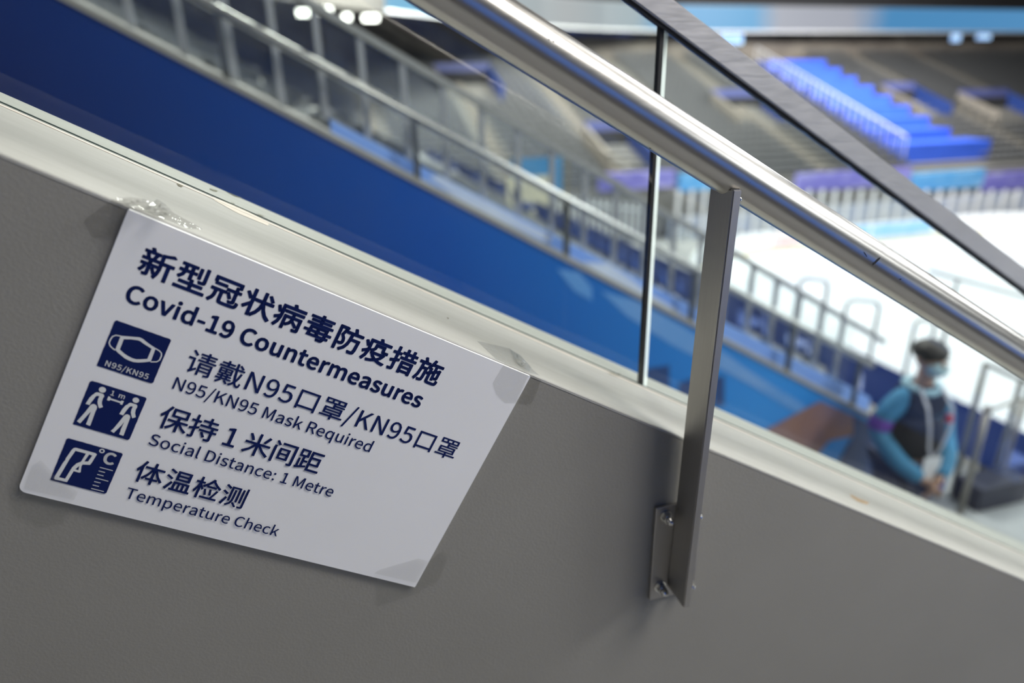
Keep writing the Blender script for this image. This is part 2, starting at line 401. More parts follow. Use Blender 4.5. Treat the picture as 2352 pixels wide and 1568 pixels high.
GL = {}
for ln in r"""-121|16,86 106,86 106,110 16,110
/137|4,-63 27,-63 132,278 109,278
1194|31,0 172,0 172,27 120,27 120,257 96,257 42,238 42,218 88,218 88,27 31,27
5194|92,-5 133,6 164,36 176,83 165,130 137,157 98,165 60,155 67,229 163,229 163,257 39,257 30,137 47,126 68,137 90,141 118,134 137,114 143,83 136,50 116,29 89,22 51,31 26,50 9,29 42,6
9194|82,-5 110,0 136,16 156,44 170,84 175,139 164,207 133,248 89,261 52,251 26,222 15,178 24,133 49,106 86,97 118,106 145,129 135,66 112,32 81,22 57,27 38,42 20,22 46,3/145,155 118,129 91,121 66,128 51,148 46,178 51,209 67,229 89,236 117,227 136,200
:97|49,137 65,143 72,161 65,179 49,186 32,179 26,161 32,143/49,-5 65,2 72,20 65,37 49,44 32,37 26,20 32,2
C223|132,-5 176,5 211,32 193,53 166,32 133,24 91,37 63,73 54,129 64,185 92,220 134,233 164,226 187,209 204,230 175,252 134,261 97,255 66,238 42,211 26,174 20,128 26,82 41,45 65,18 96,1
D240|35,0 101,0 143,6 176,22 200,49 215,85 220,129 215,174 200,209 176,235 142,251 99,257 35,257/68,27 68,230 97,230 147,219 177,184 187,129 177,74 147,39 97,27
K226|35,0 68,0 68,81 112,134 189,0 225,0 132,159 213,257 176,257 68,128 68,128 68,257 35,257
M284|35,0 64,0 64,142 60,218 62,218 82,159 131,26 153,26 201,159 222,218 223,218 219,142 219,0 249,0 249,257 210,257 161,119 143,66 142,66 123,119 74,257 35,257
N253|35,0 66,0 66,135 62,215 63,215 91,162 185,0 218,0 218,257 187,257 187,123 192,42 190,42 162,95 68,257 35,257
R222|68,135 68,230 111,230 145,226 166,212 173,185 166,157 145,140 111,135/176,0 213,0 147,112 178,126 198,150 205,185 194,227 162,250 116,257 35,257 35,0 68,0 68,109 114,109
S208|106,-5 153,5 183,31 194,68 187,100 168,122 141,137 104,153 75,168 62,196 75,223 110,233 142,226 168,209 185,230 152,252 110,261 68,252 39,228 29,193 37,162 57,141 81,127 118,111 148,94 161,65 154,44 136,29 107,24 68,33 36,56 17,33 56,6
T209|89,0 121,0 121,229 199,229 199,257 11,257 11,229 89,229
a197|76,-5 109,3 139,23 140,23 143,0 169,0 169,117 162,158 141,185 103,195 61,187 29,170 41,148 67,162 98,168 122,161 134,144 137,120 71,107 33,84 21,49 28,20 47,2/85,21 61,28 51,51 59,73 87,89 137,99 137,46 111,28
c178|107,-5 140,2 169,19 155,41 134,28 110,22 79,31 59,57 51,95 59,133 80,159 111,168 131,164 149,152 165,173 142,188 110,195 64,183 31,149 18,95 30,41 62,7
d217|97,-5 129,3 155,22 156,22 159,0 185,0 185,279 153,279 153,206 154,173 130,189 101,195 60,183 30,148 19,95 28,41 55,7/104,22 76,31 58,56 51,95 59,133 79,159 106,168 130,163 153,148 153,48 129,29
e194|109,-5 144,1 172,15 160,36 138,25 113,21 81,29 59,52 50,88 178,88 179,106 170,153 145,184 103,195 62,183 31,148 18,95 31,41 63,7/49,110 59,142 79,163 104,169 129,163 146,143 151,110
h212|32,0 64,0 64,138 90,160 116,167 137,162 149,145 152,116 152,0 184,0 184,120 178,161 159,186 126,195 91,186 63,163 64,202 64,279 32,279
i96|32,0 64,0 64,190 32,190/48,229 64,235 70,251 64,266 48,271 33,266 27,251 33,235
k193|32,0 64,0 64,50 99,92 155,0 190,0 118,113 181,190 146,190 65,90 64,90 64,279 32,279
l99|66,-5 84,-2 80,23 73,22 67,25 64,36 64,279 32,279 32,38 40,7
m324|32,0 64,0 64,138 89,160 112,167 132,162 144,145 147,116 147,0 179,0 179,138 204,160 227,167 247,162 259,145 263,116 263,0 294,0 294,120 288,161 269,186 237,195 204,185 174,159 156,185 121,195 90,186 62,162 62,162 58,190 32,190
n213|32,0 64,0 64,138 90,160 116,167 137,162 149,145 152,116 152,0 184,0 184,120 178,161 159,186 126,195 91,186 62,162 62,162 58,190 32,190
o212|106,-5 150,7 182,41 194,95 182,149 150,183 106,195 63,183 31,149 18,95 31,41 63,7/106,22 77,31 58,57 51,95 58,133 77,159 106,168 135,159 154,133 161,95 154,57 135,31
p217|32,-80 64,-80 64,-16 63,18 90,1 116,-5 157,8 187,42 199,98 190,149 164,183 123,195 91,187 62,168 62,168 58,190 32,190/111,22 89,27 64,42 64,142 91,161 115,168 144,159 160,135 165,98 158,57 139,31
q217|153,-80 185,-80 185,190 159,190 156,172 155,172 130,189 101,195 60,183 30,148 19,95 28,41 55,7 97,-5 128,3 154,22 153,-13/104,22 76,31 58,56 51,95 59,133 79,159 106,168 130,163 153,148 153,48 129,29
r135|32,0 64,0 64,122 87,156 112,166 131,163 137,191 116,195 86,184 62,155 62,155 58,190 32,190
s163|82,-5 120,3 143,24 151,52 142,81 120,98 93,110 65,122 52,143 61,162 88,170 111,165 131,153 146,173 120,189 87,195 52,188 29,168 22,141 30,115 51,97 77,86 107,72 120,50 111,29 83,20 53,27 27,43 11,22 43,3
t132|92,-5 127,2 121,27 99,21 76,31 70,58 70,164 121,164 121,190 70,190 70,244 43,244 40,190 9,188 9,164 38,164 38,59 43,25 60,3
u212|88,-5 122,5 151,30 152,30 154,0 181,0 181,190 149,190 149,55 124,31 97,23 77,28 65,45 62,74 62,190 29,190 29,70 36,29 55,4
v182|73,0 111,0 178,190 146,190 110,82 93,26 91,26 74,82 38,190 5,190
°129|65,168 89,174 107,192 114,218 107,244 89,262 65,268 41,262 23,244 16,218 23,192 41,174/65,186 44,195 35,218 44,241 65,250 86,241 95,218 86,195
体350|88,293 54,216 11,153 26,127 56,168 56,-27 81,-27 81,212 112,286/146,61 146,37 203,37 203,-26 229,-26 229,37 285,37 285,61 229,61 229,182 269,96 321,29 341,50 287,113 246,198 334,198 334,223 229,223 229,293 203,293 203,223 104,223 104,198 188,198 145,112 91,48 110,28 162,94 203,181 203,61
保350|158,254 289,254 289,190 158,190/133,278 133,166 209,166 209,123 107,123 107,98 194,98 150,46 97,8 115,-13 166,27 209,81 209,-28 236,-28 236,82 277,28 325,-13 343,8 293,46 251,98 334,98 334,123 236,123 236,166 315,166 315,278/97,293 58,217 8,154 23,129 61,174 61,-27 86,-27 86,213 121,285
冠350|43,210 43,186 166,186 166,210/28,277 28,217 54,217 54,252 297,252 297,217 324,217 324,277/190,129 221,69 243,78 211,137/19,141 19,117 58,117 58,94 55,60 42,24 12,-10 30,-28 63,10 79,53 83,93 83,117 121,117 121,17 126,-8 144,-20 180,-23 283,-23 315,-18 331,1 338,39 314,48 310,17 301,3 283,0 180,0 152,3 146,17 146,117 179,117 179,141/268,224 268,180 179,180 179,157 268,157 268,50 262,44 225,44 234,21 280,26 290,34 293,50 293,157 332,157 332,180 293,180 293,224
口350|44,257 44,-19 72,-19 72,11 279,11 279,-18 307,-18 307,257/72,37 72,231 279,231 279,37
型350|222,274 222,157 246,157 246,274/288,292 288,136 281,129 238,130 247,105 299,110 310,118 313,135 313,292/136,257 136,208 92,208 92,210 92,257/23,208 23,185 66,185 53,150 21,119 38,101 76,140 91,185 136,185 136,110 161,110 161,185 201,185 201,208 161,208 161,257 193,257 193,280 35,280 35,257 68,257 68,211 68,208/164,116 164,77 53,77 53,53 164,53 164,9 16,9 16,-16 333,-16 333,9 190,9 190,53 297,53 297,77 190,77 190,116
戴350|246,273 292,230 311,245 264,287/121,15 159,-24 180,-13 141,26/75,26 23,-15 42,-30 98,19/57,137 104,137 104,118 57,118/125,137 172,137 172,118 125,118/57,170 104,170 104,151 57,151/125,170 172,170 172,151 125,151/29,85 29,68 72,68 72,48 17,48 17,30 208,30 208,48 157,48 157,68 200,68 200,85 157,85 157,103 194,103 194,185 35,185 35,103 72,103 72,85/95,103 135,103 135,85 95,85/287,176 276,123 259,76 241,202 327,202 327,223 240,223 238,294 212,294 214,223 128,223 128,244 194,244 194,265 128,265 128,294 103,294 103,265 37,265 37,244 103,244 103,223 15,223 15,202 216,202 225,116 241,45 215,16 183,-7 201,-27 228,-7 251,16 273,-16 299,-27 324,-15 335,29 315,42 311,8 302,-2 284,9 269,41 295,100 312,171/95,48 95,68 135,68 135,48
持350|157,71 195,9 217,23 177,83/219,292 219,249 145,249 145,225 219,225 219,180 127,180 127,156 265,156 265,117 131,117 131,93 265,93 265,4 259,-2 215,-2 223,-28 277,-23 288,-14 291,4 291,93 334,93 334,117 291,117 291,156 336,156 336,180 244,180 244,225 319,225 319,249 244,249 244,292/60,294 60,223 15,223 15,199 60,199 60,123 10,108 16,82 60,96 60,4 54,-3 21,-2 28,-27 72,-22 82,-13 84,4 84,104 123,117 119,141 84,130 84,199 121,199 121,223 84,223 84,294
措350|261,294 261,248 205,248 205,294 180,294 180,248 138,248 138,225 180,225 180,179 129,179 129,155 336,155 336,179 286,179 286,225 329,225 329,248 286,248 286,294/205,225 261,225 261,179 205,179/183,47 288,47 288,9 183,9/183,68 183,104 288,104 288,68/158,126 158,-28 183,-28 183,-12 288,-12 288,-27 314,-27 314,126/61,294 61,223 16,223 16,199 61,199 61,122 12,109 20,83 61,96 61,5 54,-1 18,-1 26,-25 73,-20 83,-11 86,5 86,103 125,115 122,139 86,129 86,199 121,199 121,223 86,223 86,294
新350|126,75 155,18 173,29 144,84/47,82 34,51 14,24 33,11 53,41 69,77/194,261 194,140 192,90 183,38 161,-9 181,-25 205,27 216,85 218,140 218,151 271,151 271,-26 297,-26 297,151 335,151 335,176 218,176 218,243 325,269 303,288 254,273/75,290 90,257 21,257 21,235 176,235 176,257 118,257 99,296/132,234 113,178 16,178 16,155 88,155 88,119 18,119 18,96 88,96 88,6 84,2 57,2 64,-21 102,-16 110,-8 112,6 112,96 178,96 178,119 112,119 112,155 182,155 182,178 137,178 157,228/44,228 58,178 81,184 65,233
施350|196,294 175,232 144,182 164,165 198,221 334,221 334,245 208,245 221,289/180,180 180,125 150,111 159,89 180,99 180,13 184,-11 198,-23 225,-27 297,-27 320,-22 332,-5 338,27 315,37 311,4 296,-4 226,-4 208,-1 204,13 204,110 238,126 238,31 261,31 261,137 298,154 296,76 289,70 271,70 276,50 303,52 313,58 318,71 320,175 322,179 305,186 300,182 299,181 261,163 261,208 238,208 238,152 204,136 204,180/67,287 86,237 15,237 15,212 54,212 50,127 38,50 12,-11 32,-28 63,46 76,140 118,140 114,38 107,1 97,-3 64,-2 71,-26 108,-26 129,-14 138,30 143,152 143,164 77,164 78,212 154,212 154,237 88,237 110,244 89,293
检350|164,186 164,163 283,163 283,186/139,124 161,40 183,46 160,130/207,134 221,50 243,54 228,137/63,294 63,228 17,228 17,203 60,203 40,132 12,74 25,48 45,89 63,141 63,-28 87,-28 87,155 111,106 126,125 87,189 87,203 123,203 123,228 87,228 87,294/218,297 171,228 109,176 125,154 177,198 222,254 270,202 325,158 338,182 282,224 235,275 242,288/120,12 120,-11 328,-11 328,12 264,12 318,131 295,137 271,73 242,12
毒350|259,117 257,86 182,86 191,91 174,117/74,137 69,86 14,86 14,66 67,66 59,14 248,14 240,-4 227,-8 185,-6 191,-26 238,-27 252,-24 263,-16 274,14 311,14 311,34 277,34 281,66 336,66 336,86 283,86 285,126 286,137/152,113 171,86 95,86 98,117 159,117/255,66 251,34 179,34 189,40 172,66/150,61 169,34 89,34 92,66 157,66/161,294 161,265 39,265 39,245 161,245 161,222 59,222 59,202 161,202 161,176 24,176 24,156 327,156 327,176 188,176 188,202 294,202 294,222 188,222 188,245 316,245 316,265 188,265 188,294
测350|170,32 218,-26 236,-14 187,42/109,274 109,54 130,54 130,254 206,254 206,55 227,55 227,274/304,290 304,2 297,-5 257,-5 264,-27 313,-22 322,-14 325,2 325,290/256,263 256,53 277,53 277,263/156,229 156,105 152,62 134,23 91,-11 104,-27 151,11 172,56 176,104 176,229/28,272 85,233 101,254 44,290/13,177 71,140 86,161 28,196/20,-9 44,-23 89,89 68,102
温350|156,201 276,201 276,167 156,167/156,256 276,256 276,222 156,222/131,279 131,145 301,145 301,279/34,271 98,233 113,255 48,290/13,176 78,138 92,159 27,195/22,-6 45,-22 105,91 85,107/90,6 90,-18 337,-18 337,6 313,6 313,115 119,115 119,6/144,6 144,92 178,92 178,6/198,6 198,92 232,92 232,6/254,6 254,92 288,92 288,6
状350|259,271 301,209 322,222 279,282/17,236 61,170 83,185 37,248/206,293 206,212 206,191 125,191 125,165 204,165 193,105 165,45 114,-11 136,-27 180,19 208,69 224,120 247,59 279,9 321,-27 341,-6 293,35 259,93 236,165 333,165 333,191 232,191 232,212 232,293/11,68 27,46 86,102 86,-27 112,-27 112,294 86,294 86,134
疫350|148,209 148,177 145,158 132,141 102,126 118,106 152,126 169,150 173,176 173,186 246,186 246,157 252,128 278,119 306,119 325,121 323,145 305,144 278,144 273,146 272,157 272,209/268,82 242,51 209,28 177,52 154,82/120,104 120,82 128,82 152,45 184,16 141,2 94,-6 105,-28 159,-17 208,1 256,-17 314,-28 329,-5 278,3 234,16 274,51 302,98 286,106 282,104/178,290 193,255 69,255 69,170 36,227 15,218 48,157 69,167 69,150 69,121 12,89 21,65 67,94 54,38 24,-13 45,-29 77,27 92,90 95,150 95,230 335,230 335,255 222,255 203,296
病350|17,217 44,151 65,161 37,226/119,141 119,-28 143,-28 143,118 205,118 199,89 182,61 147,36 164,19 200,46 220,77 271,22 289,36 227,99 229,118 297,118 297,2 291,-4 251,-4 259,-27 310,-23 320,-14 322,2 322,141 230,141 230,177 332,177 332,200 111,200 111,177 206,177 206,141/183,290 195,255 71,255 71,150 70,118 12,89 21,65 68,91 53,38 22,-11 41,-28 76,27 92,90 96,150 96,230 336,230 336,255 225,255 210,295
米350|285,277 234,189 256,178 313,265/41,264 69,221 89,181 114,192 94,232 64,274/161,294 161,159 20,159 20,133 140,133 82,62 12,10 32,-12 101,45 161,120 161,-28 188,-28 188,121 249,47 319,-9 339,14 269,65 209,133 329,133 329,159 188,159 188,294
罩350|227,261 286,261 286,227 227,227/145,261 202,261 202,227 145,227/64,261 120,261 120,227 64,227/79,93 271,93 271,71 79,71/79,133 271,133 271,111 79,111/19,31 19,10 161,10 161,-28 188,-28 188,10 331,10 331,31 188,31 188,52 297,52 297,152 184,152 184,171 315,171 315,189 184,189 184,207 312,207 312,280 39,280 39,207 158,207 158,152 53,152 53,52 161,52 161,31
请350|37,270 90,216 107,235 54,286/15,184 15,159 67,159 67,31 61,12 50,1 64,-22 138,39 129,61 92,34 92,184/173,74 283,74 283,46 173,46/173,93 173,120 283,120 283,93/215,294 215,267 134,267 134,246 215,246 215,224 143,224 143,205 215,205 215,181 123,181 123,160 336,160 336,181 241,181 241,205 315,205 315,224 241,224 241,246 325,246 325,267 241,267 241,294/148,140 148,-28 173,-28 173,26 283,26 283,2 277,-4 237,-4 245,-27 295,-22 305,-14 308,1 308,140
距350|53,256 121,256 121,195 53,195/193,171 286,171 286,99 193,99/330,276 167,276 167,-14 336,-14 336,12 193,12 193,75 311,75 311,196 193,196 193,250 330,250/12,13 19,-12 153,26 150,49 104,36 104,98 150,98 150,121 104,121 104,172 145,172 145,279 30,279 30,172 80,172 80,30 53,23 53,137 30,137 30,17
间350|32,215 32,-28 59,-28 59,215/37,277 79,225 101,239 57,290/133,103 217,103 217,56 133,56/133,172 217,172 217,125 133,125/109,194 109,34 242,34 242,194/123,275 123,250 293,250 293,4 287,-2 253,-2 262,-26 307,-22 317,-13 320,4 320,275
防350|210,288 227,235 251,243 234,293/130,235 130,210 186,210 183,156 177,105 162,60 137,22 99,-8 116,-27 165,14 193,69 207,133 286,133 280,37 271,1 258,-3 214,-1 222,-27 270,-27 283,-24 294,-15 306,29 312,145 312,157 209,157 212,210 333,210 333,235/29,279 29,-28 54,-28 54,255 105,255 75,171 102,132 109,99 107,84 101,75 89,71 67,71 74,48 99,48 118,55 129,71 133,96 126,132 99,174 137,270 119,280 115,279
 79|""".split('\n'):
    h, _, rest = ln[1:].partition('|')
    GL[ln[0]] = (float(h), [[tuple(float(c) for c in p.split(',')) for p in sp.split(' ')] for sp in rest.split('/') if sp])
def curve_mesh(splines, bold):
    """filled outline -> (verts, faces) in the same units as the input"""
    cu = bpy.data.curves.new('tmp_outline', 'CURVE'); cu.dimensions = '2D'; cu.fill_mode = 'BOTH'
    for sp in splines:
        s = cu.splines.new('POLY'); s.points.add(len(sp) - 1); s.use_cyclic_u = True
        for p, (x, y) in zip(s.points, sp): p.co = (x, y, 0, 1)
    cu.offset = 0.0
    o = bpy.data.objects.new('tmp_outline', cu); COL.objects.link(o)
    bpy.context.view_layer.update()
    me = bpy.data.meshes.new_from_object(o.evaluated_get(bpy.context.evaluated_depsgraph_get()))
    vs = [(v.co.x, v.co.y) for v in me.vertices]; fs = [tuple(p.vertices) for p in me.polygons]
    bpy.data.meshes.remove(me); bpy.data.objects.remove(o); bpy.data.curves.remove(cu)
    return vs, fs
def area2(sp): return sum(a[0] * b[1] - b[0] * a[1] for a, b in zip(sp, sp[1:] + sp[:1]))
def text_mesh(s, u0, u1, vb, scale, bold=0.0, d=0.0002, gaps=None):
    """ink of string s from u0 to u1 with its baseline at vb (mm on the board)"""
    items = []; pen = 0.0
    gaps = gaps or {}
    for i, ch in enumerate(s):
        adv, sps = GL[ch]
        pen += gaps.get(i, 0.0)
        if sps: items.append((pen, sps))
        pen += adv
    first = min(x for sp in items[0][1] for x, y in sp) + items[0][0]
    last = max(x for sp in items[-1][1] for x, y in sp) + items[-1][0]
    natural = (last - first) * scale
    extra = (u1 - u0 - natural) / max(1, len(items) - 1)
    bm = BM()
    for i, (pn, sps) in enumerate(items):
        sg = 1 if area2(max(sps, key=lambda q: abs(area2(q)))) > 0 else -1
        big = [[((x + pn - first) * scale + u0 + extra * i, vb - y * scale) for x, y in sp] for sp in sps]
        # overlapping outlines are filled one by one; counters go with the outline round them
        outers = [sp for sp0, sp in zip(sps, big) if (area2(sp0) > 0) == (sg > 0)]
        holes = [sp for sp0, sp in zip(sps, big) if (area2(sp0) > 0) != (sg > 0)]
        for ot in outers:
            xs_ = [p[0] for p in ot]; ys_ = [p[1] for p in ot]
            mine = [h for h in holes if min(xs_) <= h[0][0] <= max(xs_) and min(ys_) <= h[0][1] <= max(ys_) and inside_poly(h[0], ot)]
            vs, fs = curve_mesh([ot] + mine, 0)
            bv = [bm.verts.new(suv(x, y, d + bow(x, y))) for x, y in vs]
            for f in fs:
                try: bm.faces.new([bv[k] for k in f])
                except ValueError: pass
        w = bold * scale * 0.5
        if w:                              # heavier weight: a stroke of constant width along every outline
            P_ = lambda x, y: bm.verts.new(suv(x, y, d + bow(x, y)))
            for sp in big:
                for a, b in zip(sp, sp[1:] + sp[:1]):
                    dx, dy = b[0] - a[0], b[1] - a[1]; l = math.hypot(dx, dy)
                    if l < 1e-5: continue
                    tx, ty = dx / l * w, dy / l * w; k = 0.41
                    bm.faces.new([P_(a[0] - ty, a[1] + tx), P_(b[0] - ty, b[1] + tx), P_(b[0] - ty * k + tx, b[1] + tx * k + ty), P_(b[0] + ty * k + tx, b[1] - tx * k + ty), P_(b[0] + ty, b[1] - tx), P_(a[0] + ty, a[1] - tx)])
    fix_up(bm)
    return bm
def inside_poly(p, poly):
    c = False; n = len(poly)
    for i in range(n):
        a, b = poly[i], poly[i - 1]
        if (a[1] > p[1]) != (b[1] > p[1]) and p[0] < (b[0] - a[0]) * (p[1] - a[1]) / (b[1] - a[1]) + a[0]: c = not c
    return c
def fix_up(bm):
    bm.normal_update()
    bmesh.ops.reverse_faces(bm, faces=[f for f in bm.faces if f.normal.y > 0])
def shape(loops, d):
    vs, fs = curve_mesh(loops, 0); bm = BM()
    bv = [bm.verts.new(suv(x, y, d + bow(x, y))) for x, y in vs]
    for f in fs: bm.faces.new([bv[k] for k in f])
    fix_up(bm); return bm
def join(*bms):
    out = BM()
    for b in bms:
        me = bpy.data.meshes.new('tmp'); b.to_mesh(me); b.free(); out.from_mesh(me); bpy.data.meshes.remove(me)
    return out
put('heading_line', text_mesh('新型冠状病毒防疫措施', 23.7, 324.5, 48.3, 0.0832, 17.0), M_navy, sign)
put('heading_line', text_mesh('Covid-19 Countermeasures', 23.1, 319.1, 79.9, 0.0655, 20.0), M_navy, sign)
put('text_line', text_mesh('请戴N95口罩/KN95口罩', 91.2, 383.9, 123.6, 0.0772, 4.0), M_navy, sign)
put('text_line', text_mesh('N95/KN95 Mask Required', 88.0, 292.4, 147.0, 0.0500, 4.5), M_navy, sign)
put('text_line', text_mesh('保持1米间距', 88.0, 251.0, 188.2, 0.0800, 7.0, gaps={2: 70, 3: 70}), M_navy, sign)
put('text_line', text_mesh('Social Distance: 1 Metre', 88.0, 276.7, 211.1, 0.0490, 4.5), M_navy, sign)
put('text_line', text_mesh('体温检测', 87.8, 195.2, 251.6, 0.0770, 8.0), M_navy, sign)
put('text_line', text_mesh('Temperature Check', 87.5, 241.8, 274.7, 0.0479, 4.5), M_navy, sign)

MASK_OUT = [(31.2, 113.0), (38.8, 110.6), (45.8, 108.4), (48.8, 108.7), (53.4, 110.7), (57.8, 112.2), (61.7, 113.3), (62.2, 127.5), (57.9, 130.1), (52.8, 132.6), (49.2, 133.6), (45.3, 133.6), (41.2, 132.9), (38.4, 131.6), (33.9, 129.6), (31.3, 127.7)]
MASK_IN = [(34.5, 115.2), (40.0, 113.0), (45.4, 111.7), (47.4, 111.7), (51.2, 113.1), (58.7, 115.2), (58.7, 126.3), (53.1, 129.0), (50.1, 130.2), (46.7, 130.3), (43.1, 129.7), (39.3, 128.5), (34.7, 126.1)]
LOOP_A = [(31.3, 113.3), (27.5, 114.0), (25.3, 116.2), (24.6, 119.8), (24.7, 123.3), (26.2, 125.6), (28.8, 127.2), (31.5, 128.2)]
LOOP_B = [(61.6, 113.7), (65.6, 114.7), (67.8, 116.2), (68.7, 118.9), (68.6, 123.5), (66.9, 126.0), (62.2, 128.0)]
TORSO_A = [(25.5, 188.8), (25.9, 185.9), (26.6, 181.5), (28.0, 177.8), (29.0, 176.4), (29.3, 175.2), (30.6, 174.0), (32.1, 173.8), (35.7, 173.8), (36.9, 174.7), (37.5, 176.4), (37.0, 177.9), (37.3, 181.6), (37.8, 183.7), (39.6, 186.5), (39.6, 187.1), (37.2, 189.1), (35.9, 187.2), (34.6, 184.9), (33.9, 182.9), (33.6, 180.2), (33.7, 177.1), (31.7, 177.5), (31.0, 178.4), (30.0, 183.0), (29.3, 185.5), (28.9, 188.8)]
LEGS_A = [(24.2, 208.5), (25.3, 205.2), (27.8, 196.8), (29.6, 188.7), (30.5, 187.2), (32.1, 186.4), (34.1, 187.0), (35.2, 188.4), (35.6, 190.6), (35.4, 193.4), (35.9, 209.0), (35.5, 209.4), (32.1, 209.0), (32.2, 205.4), (32.0, 194.9), (30.6, 199.0), (27.6, 209.2), (27.1, 209.7)]
TORSO_B = [(54.8, 188.7), (55.5, 183.0), (56.9, 178.2), (58.4, 176.5), (58.7, 175.2), (60.0, 174.1), (65.3, 174.1), (66.3, 175.1), (66.6, 176.9), (66.3, 179.4), (67.0, 183.3), (68.9, 186.9), (66.5, 189.1), (65.0, 187.0), (63.4, 183.8), (62.9, 180.6), (63.1, 177.3), (61.2, 177.5), (60.2, 179.3), (59.0, 184.5), (58.2, 189.0)]
LEGS_B = [(53.5, 208.4), (54.9, 205.5), (57.1, 197.1), (59.0, 189.2), (59.9, 187.4), (61.5, 186.5), (63.5, 187.0), (64.5, 188.6), (64.7, 191.8), (65.3, 209.1), (64.9, 209.7), (61.4, 209.3), (61.4, 205.9), (61.1, 203.7), (61.3, 195.0), (60.2, 199.7), (56.6, 209.6)]
BAR = [(40.6, 174.5), (42.6, 174.6), (42.5, 175.7), (51.8, 175.9), (52.1, 174.7), (54.2, 174.6), (54.1, 178.8), (52.1, 178.9), (52.1, 177.6), (43.2, 177.5), (42.7, 178.8), (40.6, 178.6)]
GUN = [(30.1, 236.6), (31.6, 235.6), (48.8, 235.6), (50.4, 236.4), (49.0, 247.0), (48.3, 249.4), (42.5, 251.0), (42.0, 252.9), (42.7, 256.6), (43.4, 259.5), (42.5, 260.5), (37.5, 260.5), (36.9, 265.1), (35.8, 273.6), (34.5, 274.0), (30.9, 274.0), (25.5, 274.4), (24.5, 273.5), (24.3, 271.6), (26.5, 254.4), (27.5, 250.7), (27.2, 249.8), (29.1, 239.1)]
HOLE_A = [(32.4, 238.9), (41.5, 238.8), (40.3, 248.4), (37.2, 251.7), (35.1, 256.7), (33.2, 270.8), (27.9, 270.9), (30.5, 248.7)]
HOLE_B = [(44.3, 238.8), (47.1, 239.0), (45.7, 246.4), (42.7, 247.4)]
HOLE_C = [(40.3, 253.3), (40.9, 258.2), (38.1, 258.1)]
TICKS = [((57.1, 249.1), (68.6, 249.0)), ((57.3, 253.2), (62.9, 253.1)), ((57.3, 257.3), (62.9, 257.2)), ((57.2, 261.5), (68.6, 261.5)), ((57.3, 265.7), (62.9, 265.5)), ((57.2, 269.8), (62.8, 269.7)), ((57.2, 273.9), (68.5, 273.8))]
def rough_square(u0, v0, u1, v1, seed):
    random.seed(seed); pts = []
    cs = [(u0 + 1.5, v0), (u1 - 1.2, v0), (u1, v0 + 1.0), (u1, v1 - 1.5), (u1 - 1.5, v1), (u0 + 0.5, v1), (u0, v1 - 0.5), (u0, v0 + 1.5)]
    for a, b in zip(cs, cs[1:] + cs[:1]):
        n = max(1, int(math.hypot(b[0] - a[0], b[1] - a[1]) / 2.2))
        for k in range(n):
            t = k / n; j = (random.random() - 0.5) * 0.22
            pts.append((a[0] + (b[0] - a[0]) * t + j, a[1] + (b[1] - a[1]) * t + j))
    return pts
def circ(u, v, r, n=24): return [(u + r * math.cos(2 * math.pi * k / n), v + r * math.sin(2 * math.pi * k / n)) for k in range(n)]
def ribbon(pts, w):
    L_, R2 = [], []
    for i, p in enumerate(pts):
        a = pts[max(0, i - 1)]; b = pts[min(len(pts) - 1, i + 1)]
        dx, dy = b[0] - a[0], b[1] - a[1]; l = math.hypot(dx, dy); nx, ny = -dy / l * w / 2, dx / l * w / 2
        L_.append((p[0] + nx, p[1] + ny)); R2.append((p[0] - nx, p[1] - ny))
    return L_ + R2[::-1]
D1, D2 = 0.0002, 0.00035
M_pale = mat('white_print', (0.70, 0.71, 0.69), 0.5, var=0.03)
pc = put('pictogram', shape([rough_square(22.2, 100.1, 71.1, 148.7, 1)], D1), M_navy, sign)
put('mask_symbol', join(shape([MASK_OUT, MASK_IN], D2), shape([ribbon(LOOP_A, 1.1)], D2), shape([ribbon(LOOP_B, 1.1)], D2)), M_pale, pc)
put('caption', text_mesh('N95/KN95', 28.2, 65.4, 146.0, 0.0215, 11.0, D2), M_pale, pc)
pc = put('pictogram', shape([rough_square(22.0, 164.4, 71.4, 212.7, 2)], D1), M_navy, sign)
put('walking_figure', join(shape([circ(34.0, 170.0, 2.95)], D2), shape([TORSO_A], D2), shape([LEGS_A], D2)), M_pale, pc)
put('walking_figure', join(shape([circ(63.3, 170.0, 2.8)], D2), shape([TORSO_B], D2), shape([LEGS_B], D2)), M_pale, pc)
put('distance_bar', shape([BAR], D2), M_pale, pc)
put('caption', text_mesh('1 m', 41.7, 53.6, 172.6, 0.0190, 14.0, D2), M_pale, pc)
pc = put('pictogram', shape([rough_square(21.8, 228.1, 71.1, 276.2, 3)], D1), M_navy, sign)
put('thermometer_gun', shape([GUN, HOLE_A, HOLE_B, HOLE_C], D2), M_pale, pc)
put('scale_ticks', join(*[shape([ribbon([a, b], 0.75)], D2) for a, b in TICKS]), M_pale, pc)
put('caption', join(shape([circ(53.3, 231.5, 2.35), circ(53.3, 231.5, 1.25)], D2), text_mesh('C', 57.4, 68.4, 243.3, 0.0475, 24.0, D2)), M_pale, pc)

